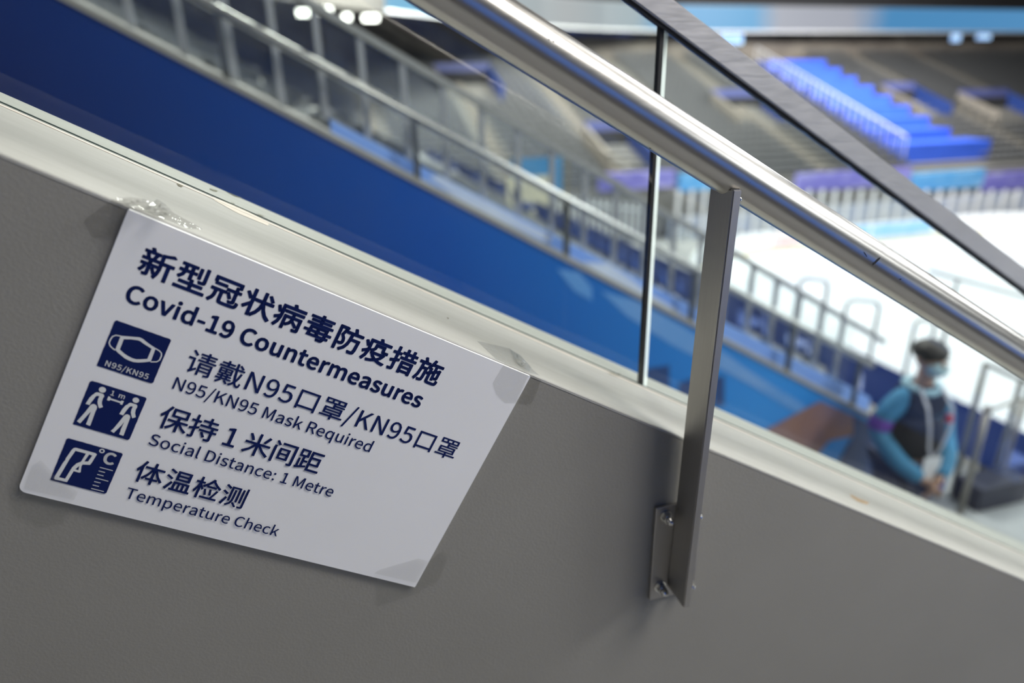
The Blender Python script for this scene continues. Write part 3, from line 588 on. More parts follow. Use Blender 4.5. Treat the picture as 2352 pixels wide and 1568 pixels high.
# ------------------------------------------------------------------ clear adhesive tape
def tape_mat():
    m = bpy.data.materials.new('clear_tape'); m.use_nodes = True
    nt = m.node_tree; nt.nodes.clear(); out = _n(nt, 'ShaderNodeOutputMaterial')
    tr = _n(nt, 'ShaderNodeBsdfTransparent'); tr.inputs[0].default_value = (0.955, 0.955, 0.95, 1)
    gl = _n(nt, 'ShaderNodeBsdfGlossy'); gl.inputs['Roughness'].default_value = 0.07
    mx = _n(nt, 'ShaderNodeMixShader')
    tc = _n(nt, 'ShaderNodeTexCoord'); nz = _n(nt, 'ShaderNodeTexNoise'); nz.inputs['Scale'].default_value = 160
    bp = _n(nt, 'ShaderNodeBump'); bp.inputs['Strength'].default_value = 0.45; bp.inputs['Distance'].default_value = 0.003
    nt.links.new(tc.outputs['Object'], nz.inputs['Vector']); nt.links.new(nz.outputs['Fac'], bp.inputs['Height'])
    nt.links.new(bp.outputs[0], gl.inputs['Normal']); 
    nt.links.new(sheen(nt, 0.07, 0.5, False), mx.inputs[0]); nt.links.new(tr.outputs[0], mx.inputs[1]); nt.links.new(gl.outputs[0], mx.inputs[2])
    nt.links.new(mx.outputs[0], out.inputs[0]); return m
M_tape = tape_mat()
P_COPE = (Vector((0, 0, zt(0))), NP)
def on_cope(px, py, h=0.0004): return atp(px, py, P_COPE[0] + NP * h, NP)
def on_wall(px, py, h=0.0005): return aty(px, py, -h)
def on_sign(px, py, h=0.0006): return aty(px, py, SO.y - h)
def sheet(bm, fn, pts, h=0.0005, lift=0.0, seed=0):
    """a piece of tape lying on a surface; lift crumples it"""
    if not lift:
        polyface(bm, [fn(x, y, h) for x, y in pts]); return
    random.seed(seed)
    cx = sum(p[0] for p in pts) / len(pts); cy = sum(p[1] for p in pts) / len(pts)
    rings_ = []
    for t in (1.0, 0.66, 0.33):
        rings_.append([bm.verts.new(fn(cx + (x - cx) * t + (random.random() - .5) * 9 * (t < 1), cy + (y - cy) * t + (random.random() - .5) * 6 * (t < 1), h + lift * random.random() * (1.0 if t < 1 else 0.35))) for x, y in pts])
    c = bm.verts.new(fn(cx, cy, h + lift * 0.8))
    n = len(pts)
    for a, b in zip(rings_, rings_[1:]):
        for k in range(n): bm.faces.new((a[k], a[(k + 1) % n], b[(k + 1) % n], b[k]))
    for k in range(n): bm.faces.new((rings_[-1][k], rings_[-1][(k + 1) % n], c))
def dens(pts, m=3):
    return [(a[0] + (b[0] - a[0]) * k / m, a[1] + (b[1] - a[1]) * k / m) for a, b in zip(pts, pts[1:] + pts[:1]) for k in range(m)]
bm = BM()
sheet(bm, on_cope, [(300, 478), (352, 487), (398, 487), (467, 526), (436, 525), (330, 484)])
sheet(bm, on_cope, dens([(266, 454), (300, 453), (332, 456), (352, 470), (346, 482), (300, 477), (284, 466)]), 0.0008, 0.012, 4)
sheet(bm, on_cope, dens([(332, 478), (362, 457), (380, 468), (393, 481), (398, 487), (366, 490), (340, 486)]), 0.0008, 0.015, 8)
sheet(bm, on_wall, [(262, 456), (292, 470), (297, 478), (268, 552), (214, 546), (193, 508), (208, 494)])
put('tape_strip', bm, M_tape, label='crumpled clear tape at the upper left corner of the white sign, stuck to the coping', cat='tape', group='clear tape holding the sign')
bm = BM()
sheet(bm, on_cope, [(1096, 783), (1112, 786), (1172, 800), (1196, 816), (1226, 850), (1240, 862), (1218, 856), (1140, 825)])
sheet(bm, on_cope, dens([(1170, 800), (1196, 816), (1220, 842), (1217, 853), (1190, 838)]), 0.0008, 0.005, 14)
sheet(bm, on_sign, [(1160, 833), (1217, 858), (1196, 903), (1187, 925), (1160, 925), (1140, 905), (1132, 880)])
sheet(bm, on_wall, [(1220, 860), (1244, 872), (1228, 915), (1218, 931), (1190, 926)])
put('tape_strip', bm, M_tape, label='clear tape folded over the upper right corner of the white sign', cat='tape', group='clear tape holding the sign')
bm = BM()
sheet(bm, on_sign, [(872, 1308), (905, 1298), (960, 1282), (985, 1288), (957, 1338), (860, 1316)], 0.0016)
sheet(bm, on_wall, [(862, 1318), (957, 1342), (985, 1288), (1016, 1266), (1032, 1275), (1010, 1330), (960, 1362), (866, 1392)])
put('tape_strip', bm, M_tape, label='clear tape over the lower right corner of the white sign and the grey wall', cat='tape', group='clear tape holding the sign')
bm = BM()
sheet(bm, on_sign, [(74, 1070), (94, 1056), (128, 1092), (180, 1130), (170, 1148), (56, 1122)], 0.0014)
sheet(bm, on_wall, [(52, 1124), (165, 1150), (150, 1200), (90, 1212), (30, 1180), (20, 1120), (60, 1096)])
put('tape_strip', bm, M_tape, label='clear tape under the rounded lower left corner of the white sign', cat='tape', group='clear tape holding the sign')

# ------------------------------------------------------------------ floors, stairs and tiers
YB = 2.45
TR, RS = 0.8, 0.46
bm = BM(); box(bm, XA, 4.95, 0.2, YB + 0.1, FL - 0.2, FL); box(bm, 3.42, 4.95, YB + 0.1, 36, FL - 0.2, FL); box(bm, 3.42, 4.95, -9, 0.2, FL - 0.2, FL)
put('floor', bm, M_tread, kind='structure')
bm = BM(); pts = [(3.42, FL)]
for k in range(26):
    pts += [(3.42 - 0.29 * k, FL + 0.1667 * (k + 1)), (3.42 - 0.29 * (k + 1), FL + 0.1667 * (k + 1))]
pts += [(3.42 - 0.29 * 26, FL - 0.2), (3.42, FL - 0.2)]
prism_y(bm, pts, -1.5, -0.001)
put('floor_stairs', bm, M_conc, kind='structure')
bm = BM(); prism_y(bm, [(-4.0, FL), (4.2, FL), (4.2, zt(4.2) + 0.75), (-4.0, zt(-4.0) + 0.75)], -1.75, -1.5)  # unseen wall, added to keep the bright ice out of the glass reflections
wo = put('wall_opposite_unseen', bm, mat('warm_grey_wall', (0.10, 0.088, 0.07), 0.7), kind='structure')
bm = BM(); prism_y(bm, [(-4.0, zt(-4.0) + 0.12), (4.2, zt(4.2) + 0.12), (4.2, zt(4.2) + 0.68), (-4.0, zt(-4.0) + 0.68)], -1.499, -1.494)  # added out of view so the steel rail mirrors a blue streak
put('reflected_blue_band', bm, mat('blue_reflector', (0.07, 0.22, 0.80), 0.45), wo)
def tier(y0, y1):
    bm = BM(); pts = [(3.42, FL)]
    for k in range(13):
        pts += [(3.42 - TR * k, FL + RS * (k + 1)), (3.42 - TR * (k + 1), FL + RS * (k + 1))]
    pts += [(3.42 - TR * 13, FL - 0.2), (3.42, FL - 0.2)]
    prism_y(bm, pts, y0, y1); return bm
put('floor_tier_side', tier(YB + 0.36, 36), M_conc, kind='structure')
put('floor_tier_near', tier(-9, -1.5), M_conc, kind='structure')
LR = 0.40
bm = BM(); pts = [(4.95, FL - 0.2)]
for k in range(11): pts += [(4.95 + TR * k, FL - LR * (k + 1)), (4.95 + TR * (k + 1), FL - LR * (k + 1))]
pts += [(13.75, 0.0), (4.95, 0.0)]
prism_y(bm, pts, -9, 33)
put('floor_tier_low', bm, M_conc, kind='structure')

# ------------------------------------------------------------------ the blue-clad far wall of the gangway
def zb(x): return Z0 - 0.160 - 0.581 * x
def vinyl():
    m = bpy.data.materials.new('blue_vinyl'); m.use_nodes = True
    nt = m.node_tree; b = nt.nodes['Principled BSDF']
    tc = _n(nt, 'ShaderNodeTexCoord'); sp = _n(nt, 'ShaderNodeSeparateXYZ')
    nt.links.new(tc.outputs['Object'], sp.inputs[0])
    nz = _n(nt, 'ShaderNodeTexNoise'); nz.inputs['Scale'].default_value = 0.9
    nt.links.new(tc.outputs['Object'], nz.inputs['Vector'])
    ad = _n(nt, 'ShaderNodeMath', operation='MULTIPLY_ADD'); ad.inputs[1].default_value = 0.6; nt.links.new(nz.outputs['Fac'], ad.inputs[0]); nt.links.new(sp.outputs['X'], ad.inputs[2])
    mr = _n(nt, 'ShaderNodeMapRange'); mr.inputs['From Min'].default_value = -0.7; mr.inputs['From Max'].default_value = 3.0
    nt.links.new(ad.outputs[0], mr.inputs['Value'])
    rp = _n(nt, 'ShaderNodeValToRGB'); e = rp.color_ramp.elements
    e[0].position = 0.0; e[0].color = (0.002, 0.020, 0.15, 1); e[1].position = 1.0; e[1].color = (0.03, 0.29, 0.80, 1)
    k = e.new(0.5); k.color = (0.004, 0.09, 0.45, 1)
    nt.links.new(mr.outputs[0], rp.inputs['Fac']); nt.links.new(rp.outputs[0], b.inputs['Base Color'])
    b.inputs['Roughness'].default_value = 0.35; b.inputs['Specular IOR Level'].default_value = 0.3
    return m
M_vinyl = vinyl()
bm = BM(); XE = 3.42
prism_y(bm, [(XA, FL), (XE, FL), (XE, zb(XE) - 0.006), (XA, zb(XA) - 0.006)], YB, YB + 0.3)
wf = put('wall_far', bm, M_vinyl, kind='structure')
# the gradient runs from this origin
def on_far(px, py, h=0.002): return aty(px, py, YB - h)
def decal(pts, m, h=0.002, name='vinyl_decal'):
    bm = BM(); polyface(bm, [on_far(x, y, h) for x, y in pts]); bm.normal_update()
    if bm.faces[0].normal.y > 0: bmesh.ops.reverse_faces(bm, faces=bm.faces[:])
    return put(name, bm, m, wf)
M_sw = mat('pale_blue_print', (0.20, 0.40, 0.78), 0.4, scale=2.5, col2=(0.10, 0.33, 0.76))
M_br = mat('rust_brown_print', (0.33, 0.17, 0.12), 0.4, scale=3.0, col2=(0.20, 0.15, 0.24))
M_dn = mat('navy_print_and_reflection', (0.008, 0.045, 0.17), 0.4, scale=2.0, col2=(0.014, 0.07, 0.26))  # navy end of the print, also the painted reflection squares
decal([(1380, 668), (1460, 690), (1560, 745), (1650, 800), (1720, 850), (1735, 890), (1650, 845), (1540, 790), (1440, 725)], M_sw)
decal([(1640, 812), (1720, 850), (1840, 925), (1880, 960), (1850, 962), (1760, 905), (1660, 845)], M_sw, 0.004)
decal([(1280, 618), (1330, 625), (1360, 660), (1360, 690), (1320, 668)], M_sw)
decal([(1752, 990), (1885, 920), (1960, 955), (1960, 1000), (1905, 1012), (1865, 1060), (1790, 1030)], M_br, 0.006)
decal([(1960, 952), (2075, 1015), (2075, 1300), (1880, 1300), (1890, 1120), (1960, 1000)], M_dn, 0.006)
decal([(1486, 846), (1538, 838), (1538, 892), (1486, 868)], M_dn, 0.003)  # this and the next two: dark reflections painted onto the vinyl as squares
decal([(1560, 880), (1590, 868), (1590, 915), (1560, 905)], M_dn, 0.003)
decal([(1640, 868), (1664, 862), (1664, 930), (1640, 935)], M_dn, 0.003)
bm = BM()
prism_y(bm, [(XA, zb(XA) - 0.006), (XE + .004, zb(XE) - 0.006), (XE + .004, zb(XE) + 0.022), (XA, zb(XA) + 0.022)], YB - 0.012, YB + 0.3)
put('trim_2', bm, mat('grey_far_coping', (0.36, 0.355, 0.34), 0.6, var=0.06), kind='structure')
# blue curb on top of that wall, starts part-way down
YC = YB + 0.13
c0, c1 = aty(759, 275, YC), aty(1668, 743, YC)
def zc(x): return c0.z + (c1.z - c0.z) * (x - c0.x) / (c1.x - c0.x) + 0.0
M_peri = mat('periwinkle_vinyl', (0.27, 0.46, 0.95), 0.45, scale=1.6, stretch=(1.5, 1, 4), col2=(0.20, 0.37, 0.88))
bm = BM(); prism_y(bm, [(c0.x, zb(c0.x) + 0.015), (XE, zb(XE) + 0.015), (XE, zc(XE)), (c0.x, zc(c0.x))], YC, YC + 0.09)
cu = put('trim_3', bm, M_peri, kind='structure')
M_sky = mat('white_swoosh_print', (0.68, 0.76, 0.90), 0.5, scale=5, col2=(0.52, 0.63, 0.88))
def dec2(pts):
    bm = BM(); polyface(bm, [aty(x, y, YC - 0.003) for x, y in pts]); bm.normal_update()
    if bm.faces[0].normal.y > 0: bmesh.ops.reverse_faces(bm, faces=bm.faces[:])
    put('vinyl_decal', bm, M_sky, cu)
dec2([(985, 404), (1010, 404), (1100, 452), (1160, 485), (1270, 545), (1262, 556), (1120, 494), (1040, 448)])
dec2([(1340, 600), (1400, 606), (1450, 640), (1490, 672), (1560, 715), (1555, 728), (1480, 692), (1400, 648)])

# slim handrail standing on the far coping
YR = YB + 0.055
r0, r1 = aty(720, 141, YR), aty(1990, 832, YR)
def zr(x): return r0.z + (r1.z - r0.z) * (x - r0.x) / (r1.x - r0.x)
fh = thing('far_handrail', (1.16, YR, zb(1.16) + 0.022), 'slender steel handrail on dark posts along the top of the blue wall', 'handrail')
bm = BM(); tube(bm, [(-3.0 + 6.3 * i / 12, YR, zr(-3.0 + 6.3 * i / 12)) for i in range(13)], 0.021, 18)
put('rail', bm, steel_mat('pale_steel_rail', (0.48, 0.48, 0.45), 0.3, (1, 10, 10)), fh, smooth=True)
for x in (-2.2, -1.1, -0.33, aty(956, 350, YR).x, aty(1302, 530, YR).x, aty(1592, 680, YR).x, aty(1817, 790, YR).x, 3.2):
    bm = BM(); box(bm, x - 0.014, x + 0.014, YR - 0.012, YR + 0.012, zb(x) + 0.012, zr(x) - 0.01, 0.002)
    put('post', bm, mat('dark_grey_post', (0.10, 0.105, 0.10), 0.5, metal=0.6), fh)
# balustrade behind it
YF = YC + 0.045
q0, q1 = aty(920, 130, YF), aty(1900, 708, YF)
def zq(x): return q0.z + (q1.z - q0.z) * (x - q0.x) / (q1.x - q0.x)
fb = thing('far_balustrade', (1.2, YF, zb(1.2) + .022), 'pale balustrade with upright bars standing on top of the blue wall', 'railing')
bm = BM(); NQ = 10; R_ = []
for i in range(NQ + 1):
    x = -2.5 + 5.98 * i / NQ
    R_.append([bm.verts.new((x, YF + a, zq(x) + b)) for a, b in ((-0.02, -0.018), (0.02, -0.018), (0.02, 0.018), (-0.02, 0.018))])
for a, b in zip(R_, R_[1:]):
    for k in range(4): bm.faces.new((a[k], a[(k + 1) % 4], b[(k + 1) % 4], b[k]))
bm.faces.new(R_[0]); bm.faces.new(R_[-1][::-1]); bmesh.ops.recalc_face_normals(bm, faces=bm.faces[:])
M_lg = mat('light_grey_paint', (0.33, 0.34, 0.345), 0.45, var=0.05)
put('cap_rail', bm, M_lg, fb)
x = -1.94
while x < 3.25:
    b0 = max(zb(x) + 0.02, zc(x) - 0.002 if x > c0.x - 0.02 else -9)
    bm = BM(); box(bm, x - 0.015, x + 0.015, YF - 0.008, YF + 0.008, b0, zq(x) - 0.012, 0.001)
    put('baluster', bm, M_lg, fb); x += 0.181
bm = BM()
hexa(bm, [Vector((-2.5, YF + .012, zb(-2.5) + .03)), Vector((c0.x, YF + .012, zb(c0.x) + .03)), Vector((c0.x, YF + .018, zb(c0.x) + .03)), Vector((-2.5, YF + .018, zb(-2.5) + .03))],
     [Vector((-2.5, YF + .012, zq(-2.5))), Vector((c0.x, YF + .012, zq(c0.x))), Vector((c0.x, YF + .018, zq(c0.x))), Vector((-2.5, YF + .018, zq(-2.5)))])
put('glass_pane', bm, M_glass2, fb)
bm = BM()
hexa(bm, [Vector((c0.x + .01, YF + .012, zc(c0.x + .01) + .005)), Vector((3.24, YF + .012, zc(3.24) + .005)), Vector((3.24, YF + .018, zc(3.24) + .005)), Vector((c0.x + .01, YF + .018, zc(c0.x + .01) + .005))],
     [Vector((c0.x + .01, YF + .012, zq(c0.x))), Vector((3.24, YF + .012, zq(3.24))), Vector((3.24, YF + .018, zq(3.24))), Vector((c0.x + .01, YF + .018, zq(c0.x)))])
put('glass_pane', bm, M_glass2, fb)

# rail on the landing, past the end of the blue wall
lp = thing('landing_rail', (4.34, YB, FL), 'dark steel landing rail with a round-capped post right of the standing person', 'railing')
bm = BM(); tube(bm, [(4.34, YB, FL), (4.34, YB, FL + 0.86)], 0.024, 16)
put('post', bm, M_steel_d, lp, smooth=True)
bm = BM(); ball(bm, (4.34, YB, FL + 0.875), 0.032); put('post_cap', bm, M_steel_d, lp, smooth=True)
e = atx(2352, 915, 5.1)
bm = BM(); tube(bm, [(4.34, YB, FL + 0.86), (4.7, YB + (e.y - YB) * .5, FL + .86 + (e.z - FL - .86) * .5), e], 0.013, 12); put('rail', bm, M_steel_d, lp, smooth=True)
bm = BM(); tube(bm, [(e.x, e.y, FL - .4), e], 0.018, 12); put('post', bm, M_steel_d, lp, smooth=True)
bm = BM(); box(bm, 4.46, 4.95, YB - 0.03, YB + 0.19, FL, FL + 0.20, 0.01)
put('plinth', bm, mat('navy_plinth', (0.006, 0.011, 0.038), 0.5), label='low navy plinth on the landing floor beside the round-capped post', cat='plinth')

# ------------------------------------------------------------------ the person on the landing
def skin_mesh(joints, links, radii, root, sub=2):
    me = bpy.data.meshes.new('body_cage'); names = list(joints)
    me.from_pydata([joints[k] for k in names], [(names.index(a), names.index(b)) for a, b in links], [])
    o = bpy.data.objects.new('body_cage', me); COL.objects.link(o)
    sm = o.modifiers.new('skin', 'SKIN'); sm.use_smooth_shade = True; sm.branch_smoothing = 0.6
    if not me.skin_vertices: me.attributes.new('skin_vertices', 'FLOAT', 'POINT')
    for i, k in enumerate(names):
        r = radii[k]; r = r if isinstance(r, tuple) else (r, r)
        me.skin_vertices[0].data[i].radius = r; me.skin_vertices[0].data[i].use_root = (k == root)
    ss = o.modifiers.new('sub', 'SUBSURF'); ss.levels = sub; ss.render_levels = sub
    bpy.context.view_layer.update()
    out = bpy.data.meshes.new_from_object(o.evaluated_get(bpy.context.evaluated_depsgraph_get()))
    bpy.data.objects.remove(o); bpy.data.meshes.remove(me)
    for p in out.polygons: p.use_smooth = True
    return out
def attach(name, me, m, parent, label=None, smooth=True):
    if isinstance(me, bmesh.types.BMesh):
        b = me; me = bpy.data.meshes.new(name); b.normal_update(); b.to_mesh(me); b.free()
        if smooth:
            for p in me.polygons: p.use_smooth = True
    me.name = name; me.materials.clear(); me.materials.append(m)
    o = bpy.data.objects.new(name, me); COL.objects.link(o); o.parent = parent
    if label: o['label'] = label
    return o
hp = atz(2112, 782, Z0 - 1.34)
person = thing('person', (3.28, 2.10, FL), 'person in turquoise jacket and black vest, masked, standing with hands clasped', 'person')
person.rotation_euler = (0, 0, math.radians(-9)); person.scale = (0.94, 0.94, 0.945)
J = dict(pel=(0, 0, .95), bel=(0, -.01, 1.10), che=(0, 0, 1.27), uch=(0, 0, 1.375), nb=(0, .012, 1.44), nt=(0.004, 0, 1.52), jaw=(.012, -.02, 1.575), mid=(.01, -.012, 1.645), top=(.008, .0, 1.705))
Rd = dict(pel=(.155, .115), bel=(.145, .11), che=(.13, .10), uch=(.09, .075), nb=.062, nt=.055, jaw=(.062, .07), mid=(.078, .095), top=(.062, .075))
Lk = [('pel', 'bel'), ('bel', 'che'), ('che', 'uch'), ('uch', 'nb'), ('nb', 'nt'), ('nt', 'jaw'), ('jaw', 'mid'), ('mid', 'top')]
ARM = {'r': [(-.170, .01, 1.385), (-.225, .03, 1.13), (-.175, -.13, 1.00), (-.045, -.225, .905)], 'l': [(.170, .01, 1.385), (.225, .02, 1.13), (.165, -.14, 1.00), (.050, -.235, .915)]}
LEG = {'r': [(-.095, 0, .88), (-.105, -.02, .50), (-.105, .03, .10), (-.115, -.13, .045)], 'l': [(.095, 0, .88), (.105, -.02, .50), (.105, .03, .10), (.115, -.13, .045)]}
ARR = [.066, .048, .041, .030]; LGR = [.098, .068, .050, .042]
for s in 'rl':
    for i, p in enumerate(ARM[s]): J[f'a{s}{i}'] = p; Rd[f'a{s}{i}'] = (.024, .034, .033, .029)[i]
    for i, p in enumerate(LEG[s]): J[f'l{s}{i}'] = p; Rd[f'l{s}{i}'] = LGR[i]
    Lk += [('uch', f'a{s}0')] + [(f'a{s}{i}', f'a{s}{i+1}') for i in range(3)] + [('pel', f'l{s}0')] + [(f'l{s}{i}', f'l{s}{i+1}') for i in range(3)]
    # hand: palm and five fingers, clasped in front of the body
    sg = -1 if s == 'r' else 1
    w = Vector(ARM[s][3]); fwd = Vector((-sg * .72, -.45, -.52)).normalized(); side = Vector((0.1 * sg, -.75, .65)).normalized()
    pm = w + fwd * .05; J[f'p{s}'] = tuple(pm); Rd[f'p{s}'] = (.032, .020); Lk.append((f'a{s}3', f'p{s}'))
    for k, (off, ln) in enumerate(((-.026, .030), (-.009, .036), (.009, .034), (.025, .026))):
        a = pm + fwd * .045 + side * off; b = a + fwd * ln + Vector((0, .012, -.012)); c = b + fwd * ln * .6 + Vector((0, .022, -.016))
        for nm, p in (('a', a), ('b', b), ('c', c)): J[f'f{s}{k}{nm}'] = tuple(p); Rd[f'f{s}{k}{nm}'] = .0085
        Lk += [(f'p{s}', f'f{s}{k}a'), (f'f{s}{k}a', f'f{s}{k}b'), (f'f{s}{k}b', f'f{s}{k}c')]
    a = w + fwd * .03 + side * .035; b = a + fwd * .03 + side * .022
    for nm, p in (('a', a), ('b', b)): J[f't{s}{nm}'] = tuple(p); Rd[f't{s}{nm}'] = .0095
    Lk += [(f'a{s}3', f't{s}a'), (f't{s}a', f't{s}b')]
M_skin = mat('skin', (0.50, 0.31, 0.22), 0.5, var=0.06)
M_turq = mat('turquoise_jacket', (0.05, 0.235, 0.42), 0.75, var=0.15, scale=9)
M_vest = mat('black_vest', (0.009, 0.010, 0.016), 0.75, var=0.2)
M_nvc = mat('navy_cloth', (0.016, 0.03, 0.10), 0.8)
M_hair = mat('black_hair', (0.012, 0.011, 0.010), 0.55)
M_maskc = mat('pale_blue_mask', (0.45, 0.66, 0.75), 0.8)
M_paper = mat('white_card', (0.78, 0.80, 0.82), 0.6)
attach('body', skin_mesh(J, Lk, Rd, 'pel'), M_skin, person)
def sub_skin(keys, links, rr, root): return skin_mesh({k: J[k] for k in keys}, links, rr, root)
arms = [f'a{s}{i}' for s in 'rl' for i in range(4)]
al = [('uch', f'a{s}0') for s in 'rl'] + [(f'a{s}{i}', f'a{s}{i+1}') for s in 'rl' for i in range(3)]
rj = dict(pel=(.175, .135), bel=(.165, .13), che=(.165, .128), uch=(.145, .115), nb=(.080, .078)); rj.update({k: ARR[int(k[2])] + .021 for k in arms})
attach('jacket', sub_skin(['pel', 'bel', 'che', 'uch', 'nb'] + arms, [('pel', 'bel'), ('bel', 'che'), ('che', 'uch'), ('uch', 'nb')] + al, rj, 'pel'), M_turq, person)
rv = dict(pel=(.19, .15), bel=(.185, .148), che=(.205, .155), nb=(.10, .092), ar0=.085, al0=.085)
J['ar0v'] = (-.13, .0, 1.375); J['al0v'] = (.13, .0, 1.375)
rv2 = dict(pel=(.20, .165), bel=(.20, .165), che=(.25, .205), uch=(.21, .17), nb=(.085, .085), ar0v=(.10, .125), al0v=(.10, .125))
attach('vest', sub_skin(['pel', 'bel', 'che', 'uch', 'nb', 'ar0v', 'al0v'], [('pel', 'bel'), ('bel', 'che'), ('che', 'uch'), ('uch', 'nb'), ('uch', 'ar0v'), ('uch', 'al0v')], rv2, 'pel'), M_vest, person)
legs = [f'l{s}{i}' for s in 'rl' for i in range(3)]
rl = dict(pel=(.17, .13)); rl.update({k: LGR[int(k[2])] + .022 for k in legs})
attach('trousers', sub_skin(['pel'] + legs, [('pel', f'l{s}0') for s in 'rl'] + [(f'l{s}{i}', f'l{s}{i+1}') for s in 'rl' for i in range(2)], rl, 'pel'), M_nvc, person)
for s in 'rl':
    a, b = Vector(LEG[s][2]), Vector(LEG[s][3])
    bm = BM(); ball(bm, (a + b) / 2 + Vector((0, 0, -.02)), .052, .14, .052); attach('shoe', bm, M_vest, person)
    bm = BM(); e0 = Vector(ARM[s][0]); e1 = Vector(ARM[s][1])
    if s == 'r':
        tube(bm, [e0 + (e1 - e0) * .58, e0 + (e1 - e0) * .62, e0 + (e1 - e0) * .88, e0 + (e1 - e0) * .92], [.070, .074, .072, .068], 20, caps=False)
        attach('armband', bm, mat('purple_armband', (0.16, 0.06, 0.42), 0.6), person)
    bm = BM(); ball(bm, (.010 + (.078 if s == 'l' else -.078), .0, 1.63), .014, .02, .03, 12, 8); attach('ear', bm, M_skin, person)
    bm = BM(); ball(bm, (.016 + (.030 if s == 'l' else -.030), -.098, 1.652), .012, .008, .006, 12, 8); attach('eye', bm, M_hair, person)
bm = BM(); ball(bm, (.010, .012, 1.678), .098, .112, .078); attach('hair', bm, M_hair, person)
bm = BM(); ball(bm, (.020, -.102, 1.625), .013, .022, .022, 12, 8); attach('nose', bm, M_skin, person)
bm = BM(); ball(bm, (.018, -.062, 1.590), .066, .062, .054); attach('face_mask', bm, M_maskc, person)
bm = BM(); tube(bm, [(.095 * math.cos(t), .012 + .085 * math.sin(t), 1.455 - .02 * math.cos(t * 1) * 0 - .025 * (math.sin(t) < -.5)) for t in [k * math.pi / 8 for k in range(17)]], .024, 10, caps=False); attach('collar', bm, mat('pale_collar', (0.36, 0.58, 0.68), 0.8), person)
bm = BM()
for sx in (-1, 1):
    pts = [(.070 * sx, -.07, 1.47), (.080 * sx, -.175, 1.38), (.070 * sx, -.21, 1.27), (.040 * sx, -.208, 1.12), (.008 * sx, -.207, 1.05)]
    for p, q in zip(pts, pts[1:]):
        p, q = Vector(p), Vector(q); d = (q - p).normalized(); obox(bm, p, d, EX, d.cross(EX).normalized(), (0, (q - p).length + .004), (-.011, .011), (-.001, .001))
attach('lanyard', bm, mat('grey_lanyard', (0.45, 0.46, 0.52), 0.7), person, smooth=False)
bm = BM(); box(bm, -.058, .058, -.214, -.209, .89, 1.06, .002); attach('badge_card', bm, M_paper, person, smooth=False)
bm = BM(); box(bm, .045, .078, -.205, -.175, 1.29, 1.335, .002); attach('chest_mark', bm, mat('red_patch', (0.55, 0.04, 0.05), 0.6), person, smooth=False)
bc = atz(2143, 1142, FL)
bg = thing('bag', (bc.x, bc.y, FL), 'royal blue bag standing on the landing floor behind the person', 'bag')
bm = BM(); box(bm, bc.x - .13, bc.x + .13, bc.y, bc.y + .16, FL, FL + .36, .05); put('bag_body', bm, mat('royal_blue_cloth', (0.02, 0.07, 0.42), 0.7), bg, smooth=False)
bm = BM(); tube(bm, [(bc.x - .07, bc.y + .11, FL + .35), (bc.x - .05, bc.y + .11, FL + .43), (bc.x + .05, bc.y + .11, FL + .43), (bc.x + .07, bc.y + .11, FL + .35)], .012, 10); put('handle', bm, M_nvc, bg)


# ------------------------------------------------------------------ seats
def seat_parts(c_shell):
    """(name, bmesh) parts of one tip-up seat about its own origin, facing +X"""
    bk = BM(); R_ = []
    for i in range(5):
        z = 0.42 + 0.40 * i / 4; xb = -0.20 - 0.07 * i / 4
        R_.append([bk.verts.new((xb - 0.03 * math.cos(1.3 * s), 0.215 * s, z)) for s in (-1, -0.5, 0, 0.5, 1)])
    for a, b in zip(R_, R_[1:]):
        for k in range(4): bk.faces.new((a[k], a[k + 1], b[k + 1], b[k]))
    g = bmesh.ops.solidify(bk, geom=bk.faces[:], thickness=0.03)
    bmesh.ops.recalc_face_normals(bk, faces=bk.faces[:])
    pan = BM(); box(pan, -0.19, 0.20, -0.215, 0.215, 0.40, 0.455, 0.018)
    leg = BM(); box(leg, -0.06, 0.06, -0.03, 0.03, 0.03, 0.40); box(leg, -0.12, 0.12, -0.09, 0.09, 0.0, 0.03)
    return [('backrest', bk), ('seat_pan', pan), ('pedestal', leg)]
def local(name, bm, m, smooth=False):
    me = bpy.data.meshes.new(name); bm.normal_update(); bm.to_mesh(me); bm.free(); me.materials.append(m)
    if smooth:
        for p in me.polygons: p.use_smooth = True
    return me
M_bseat = mat('blue_seat_plastic', (0.030, 0.070, 0.27), 0.4, scale=3)
M_gseat = mat('grey_seat_plastic', (0.155, 0.16, 0.168), 0.45, scale=3)
M_ped = mat('seat_pedestal_grey', (0.30, 0.31, 0.30), 0.5)
PM = {}
for key, m in (('b', M_bseat), ('g', M_gseat)):
    PM[key] = [(nm, local(nm, b, m if nm != 'pedestal' else M_ped)) for nm, b in seat_parts(m)]
def new_seat(loc, key, label, group, parts=True):
    o = bpy.data.objects.new('stadium_seat', None); COL.objects.link(o); o.location = loc; o.empty_display_size = 0.1
    tag(o, label, 'seat', group)
    for nm, me in PM[key]:
        p = bpy.data.objects.new(nm, me); COL.objects.link(p); p.parent = o
    return o
PROTO = {}
def copy_seat(loc, key, label, group):
    if (key) not in PROTO:
        PROTO[key] = new_seat(loc, key, label, group); return PROTO[key]
    src = PROTO[key]; o = src.copy(); COL.objects.link(o); o.location = loc; o['label'] = label; o['group'] = group
    for ch in src.children:
        c = ch.copy(); COL.objects.link(c); c.parent = o
    return o
